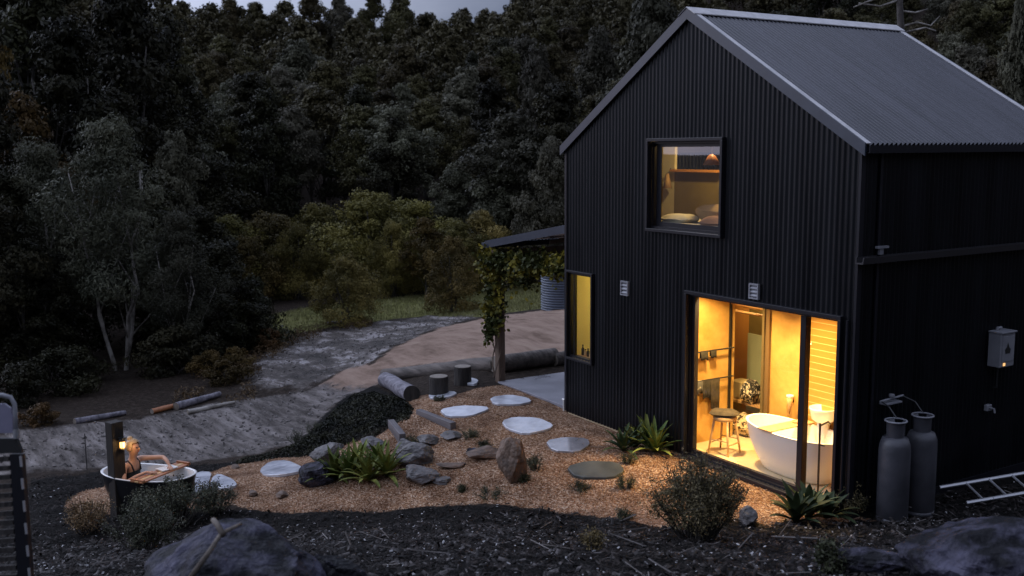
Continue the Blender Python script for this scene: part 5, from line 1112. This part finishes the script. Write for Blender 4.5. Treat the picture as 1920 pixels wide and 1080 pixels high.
# swimsuit: shell around the torso, with straps
mb = MB()
rows = [(.0, .18, .145, .115), (.0, .34, .108, .098), (.02, .50, .125, .103), (.035, .60, .14, .10)]
for (x, z, ry, rx) in rows:
    for k in range(20): a = 2*math.pi*k/20; mb.v.append((x+rx*math.cos(a), ry*math.sin(a), z+(.02*math.cos(a) if z > .55 else 0)))
for i in range(3):
    for k in range(20): k2 = (k+1) % 20; mb.f.append((i*20+k, i*20+k2, (i+1)*20+k2, (i+1)*20+k))
mb.build('swimsuit', M['swim'], person, smooth=True)
for s_ in (-1, 1): MB().tube([(.125, s_*.07, .60), (.10, s_*.085, .70), (.045, s_*.09, .765), (-.02, s_*.085, .72), (-.06, s_*.06, .60)], .011, 6).build('strap', M['swim'], person, smooth=True)

lp = G(224, 968); lpz = .50
post = empty('lantern_post', lp, R_(20), label='dark square timber post with a small lit lantern beside the outdoor bath', cat='lantern post')
Hp = CAM[2]-(790-281)*depth_of(lp)/FPX-lp.z+.11
MB().box((-.085, -.085, -.1), (.085, .085, Hp)).build('post', M['postdark'], post, bevel=.008)
ln = empty('lantern', (0, 0, 0)); ln.parent = post
lz = Hp-.36; dirl = Vector((RT[0], RT[1], 0)); a_ = math.atan2(RT[1], RT[0])-R_(20)-R_(25); ln.rotation_euler[2] = a_
MB().box((.084, -.035, lz+.13), (.17, .035, lz+.15)).build('bracket', M['dark'], ln); MB().lathe([(.06, .10), (.05, .13), (.02, .15)], 4, (.13, 0, lz), cap=True).build('cap', M['dark'], ln)
MB().box((.108, -.022, lz+.01), (.152, .022, lz+.085)).build('glass', emit('lantern_glow', (1, .50, .13), 3.2), ln)
ring_ = MB(); ring_.box((.092, -.036, lz-.012), (.168, .036, lz-.001)).build('base', M['dark'], ln)
for sx in (.097, .163):
    for sy in (-.031, .031): MB().tube([(sx, sy, lz), (sx, sy, lz+.1)], .004, 4).build('bar', M['dark'], ln)
lamp('light', (.21, 0, lz+.05), 1.8, (1, .62, .28), .03, ln)
sk = G(163, 880); MB().tube([(0, 0, -.1), (0, 0, .62)], .008, 6).build('fence_stake', M['dark'], None, label='thin dark metal stake standing at the road edge left of the post', cat='stake').location = sk

# ---------------------------------------------------------------- gate at the left edge
DG = 6.5; g0 = Vector(dep(20, 830, DG)); gt = empty('side_gate', g0, label='dark slatted gate with a rounded tube frame at the left edge', cat='gate')
def gp(u, v, dd=0): return Vector(dep(u, v, DG+dd))-g0
MB().tube([gp(-130, 742), gp(-60, 741), gp(5, 741), gp(20, 745), gp(27, 757), gp(29, 775), gp(30, 815)], .014, 10).build('tube_frame', M['boxp'], gt, smooth=True)
MB().prism([gp(-130, 757), gp(8, 757), gp(19, 765), gp(24, 780), gp(24, 812), gp(-130, 812)], Vector(FW)*.02).build('panel', M['purple'], gt)
MB().tube([gp(30, 805), gp(31, 822)], .02, 10).build('hinge', M['steel'], gt)
MB().prism([gp(-130, 822), gp(30, 822), gp(40, 845), gp(40, 850), gp(-130, 850)], Vector(FW)*.03).build('top_rail', M['dark'], gt)
MB().prism([gp(18, 852), gp(40, 852), gp(70, 1250), gp(44, 1250)], Vector(FW)*.05).build('stile', M['frame'], gt)
for k in range(26):
    y = 856+k*17; x = 17+(y-852)*.065; MB().prism([gp(-130, y+10), gp(x-1, y), gp(x-1, y+9), gp(-130, y+19)], Vector(FW)*.018).build('slat', M['stump'], gt)
for k in range(7): y = 855+k*42; x = 38+(y-852)*.075; MB().tube([gp(x, y, -.01), gp(x+2, y+20, -.01)], .008, 8).build('clip', M['alu'], gt)
print('trees', ntree, 'hill', nhill, 'far', nfar)
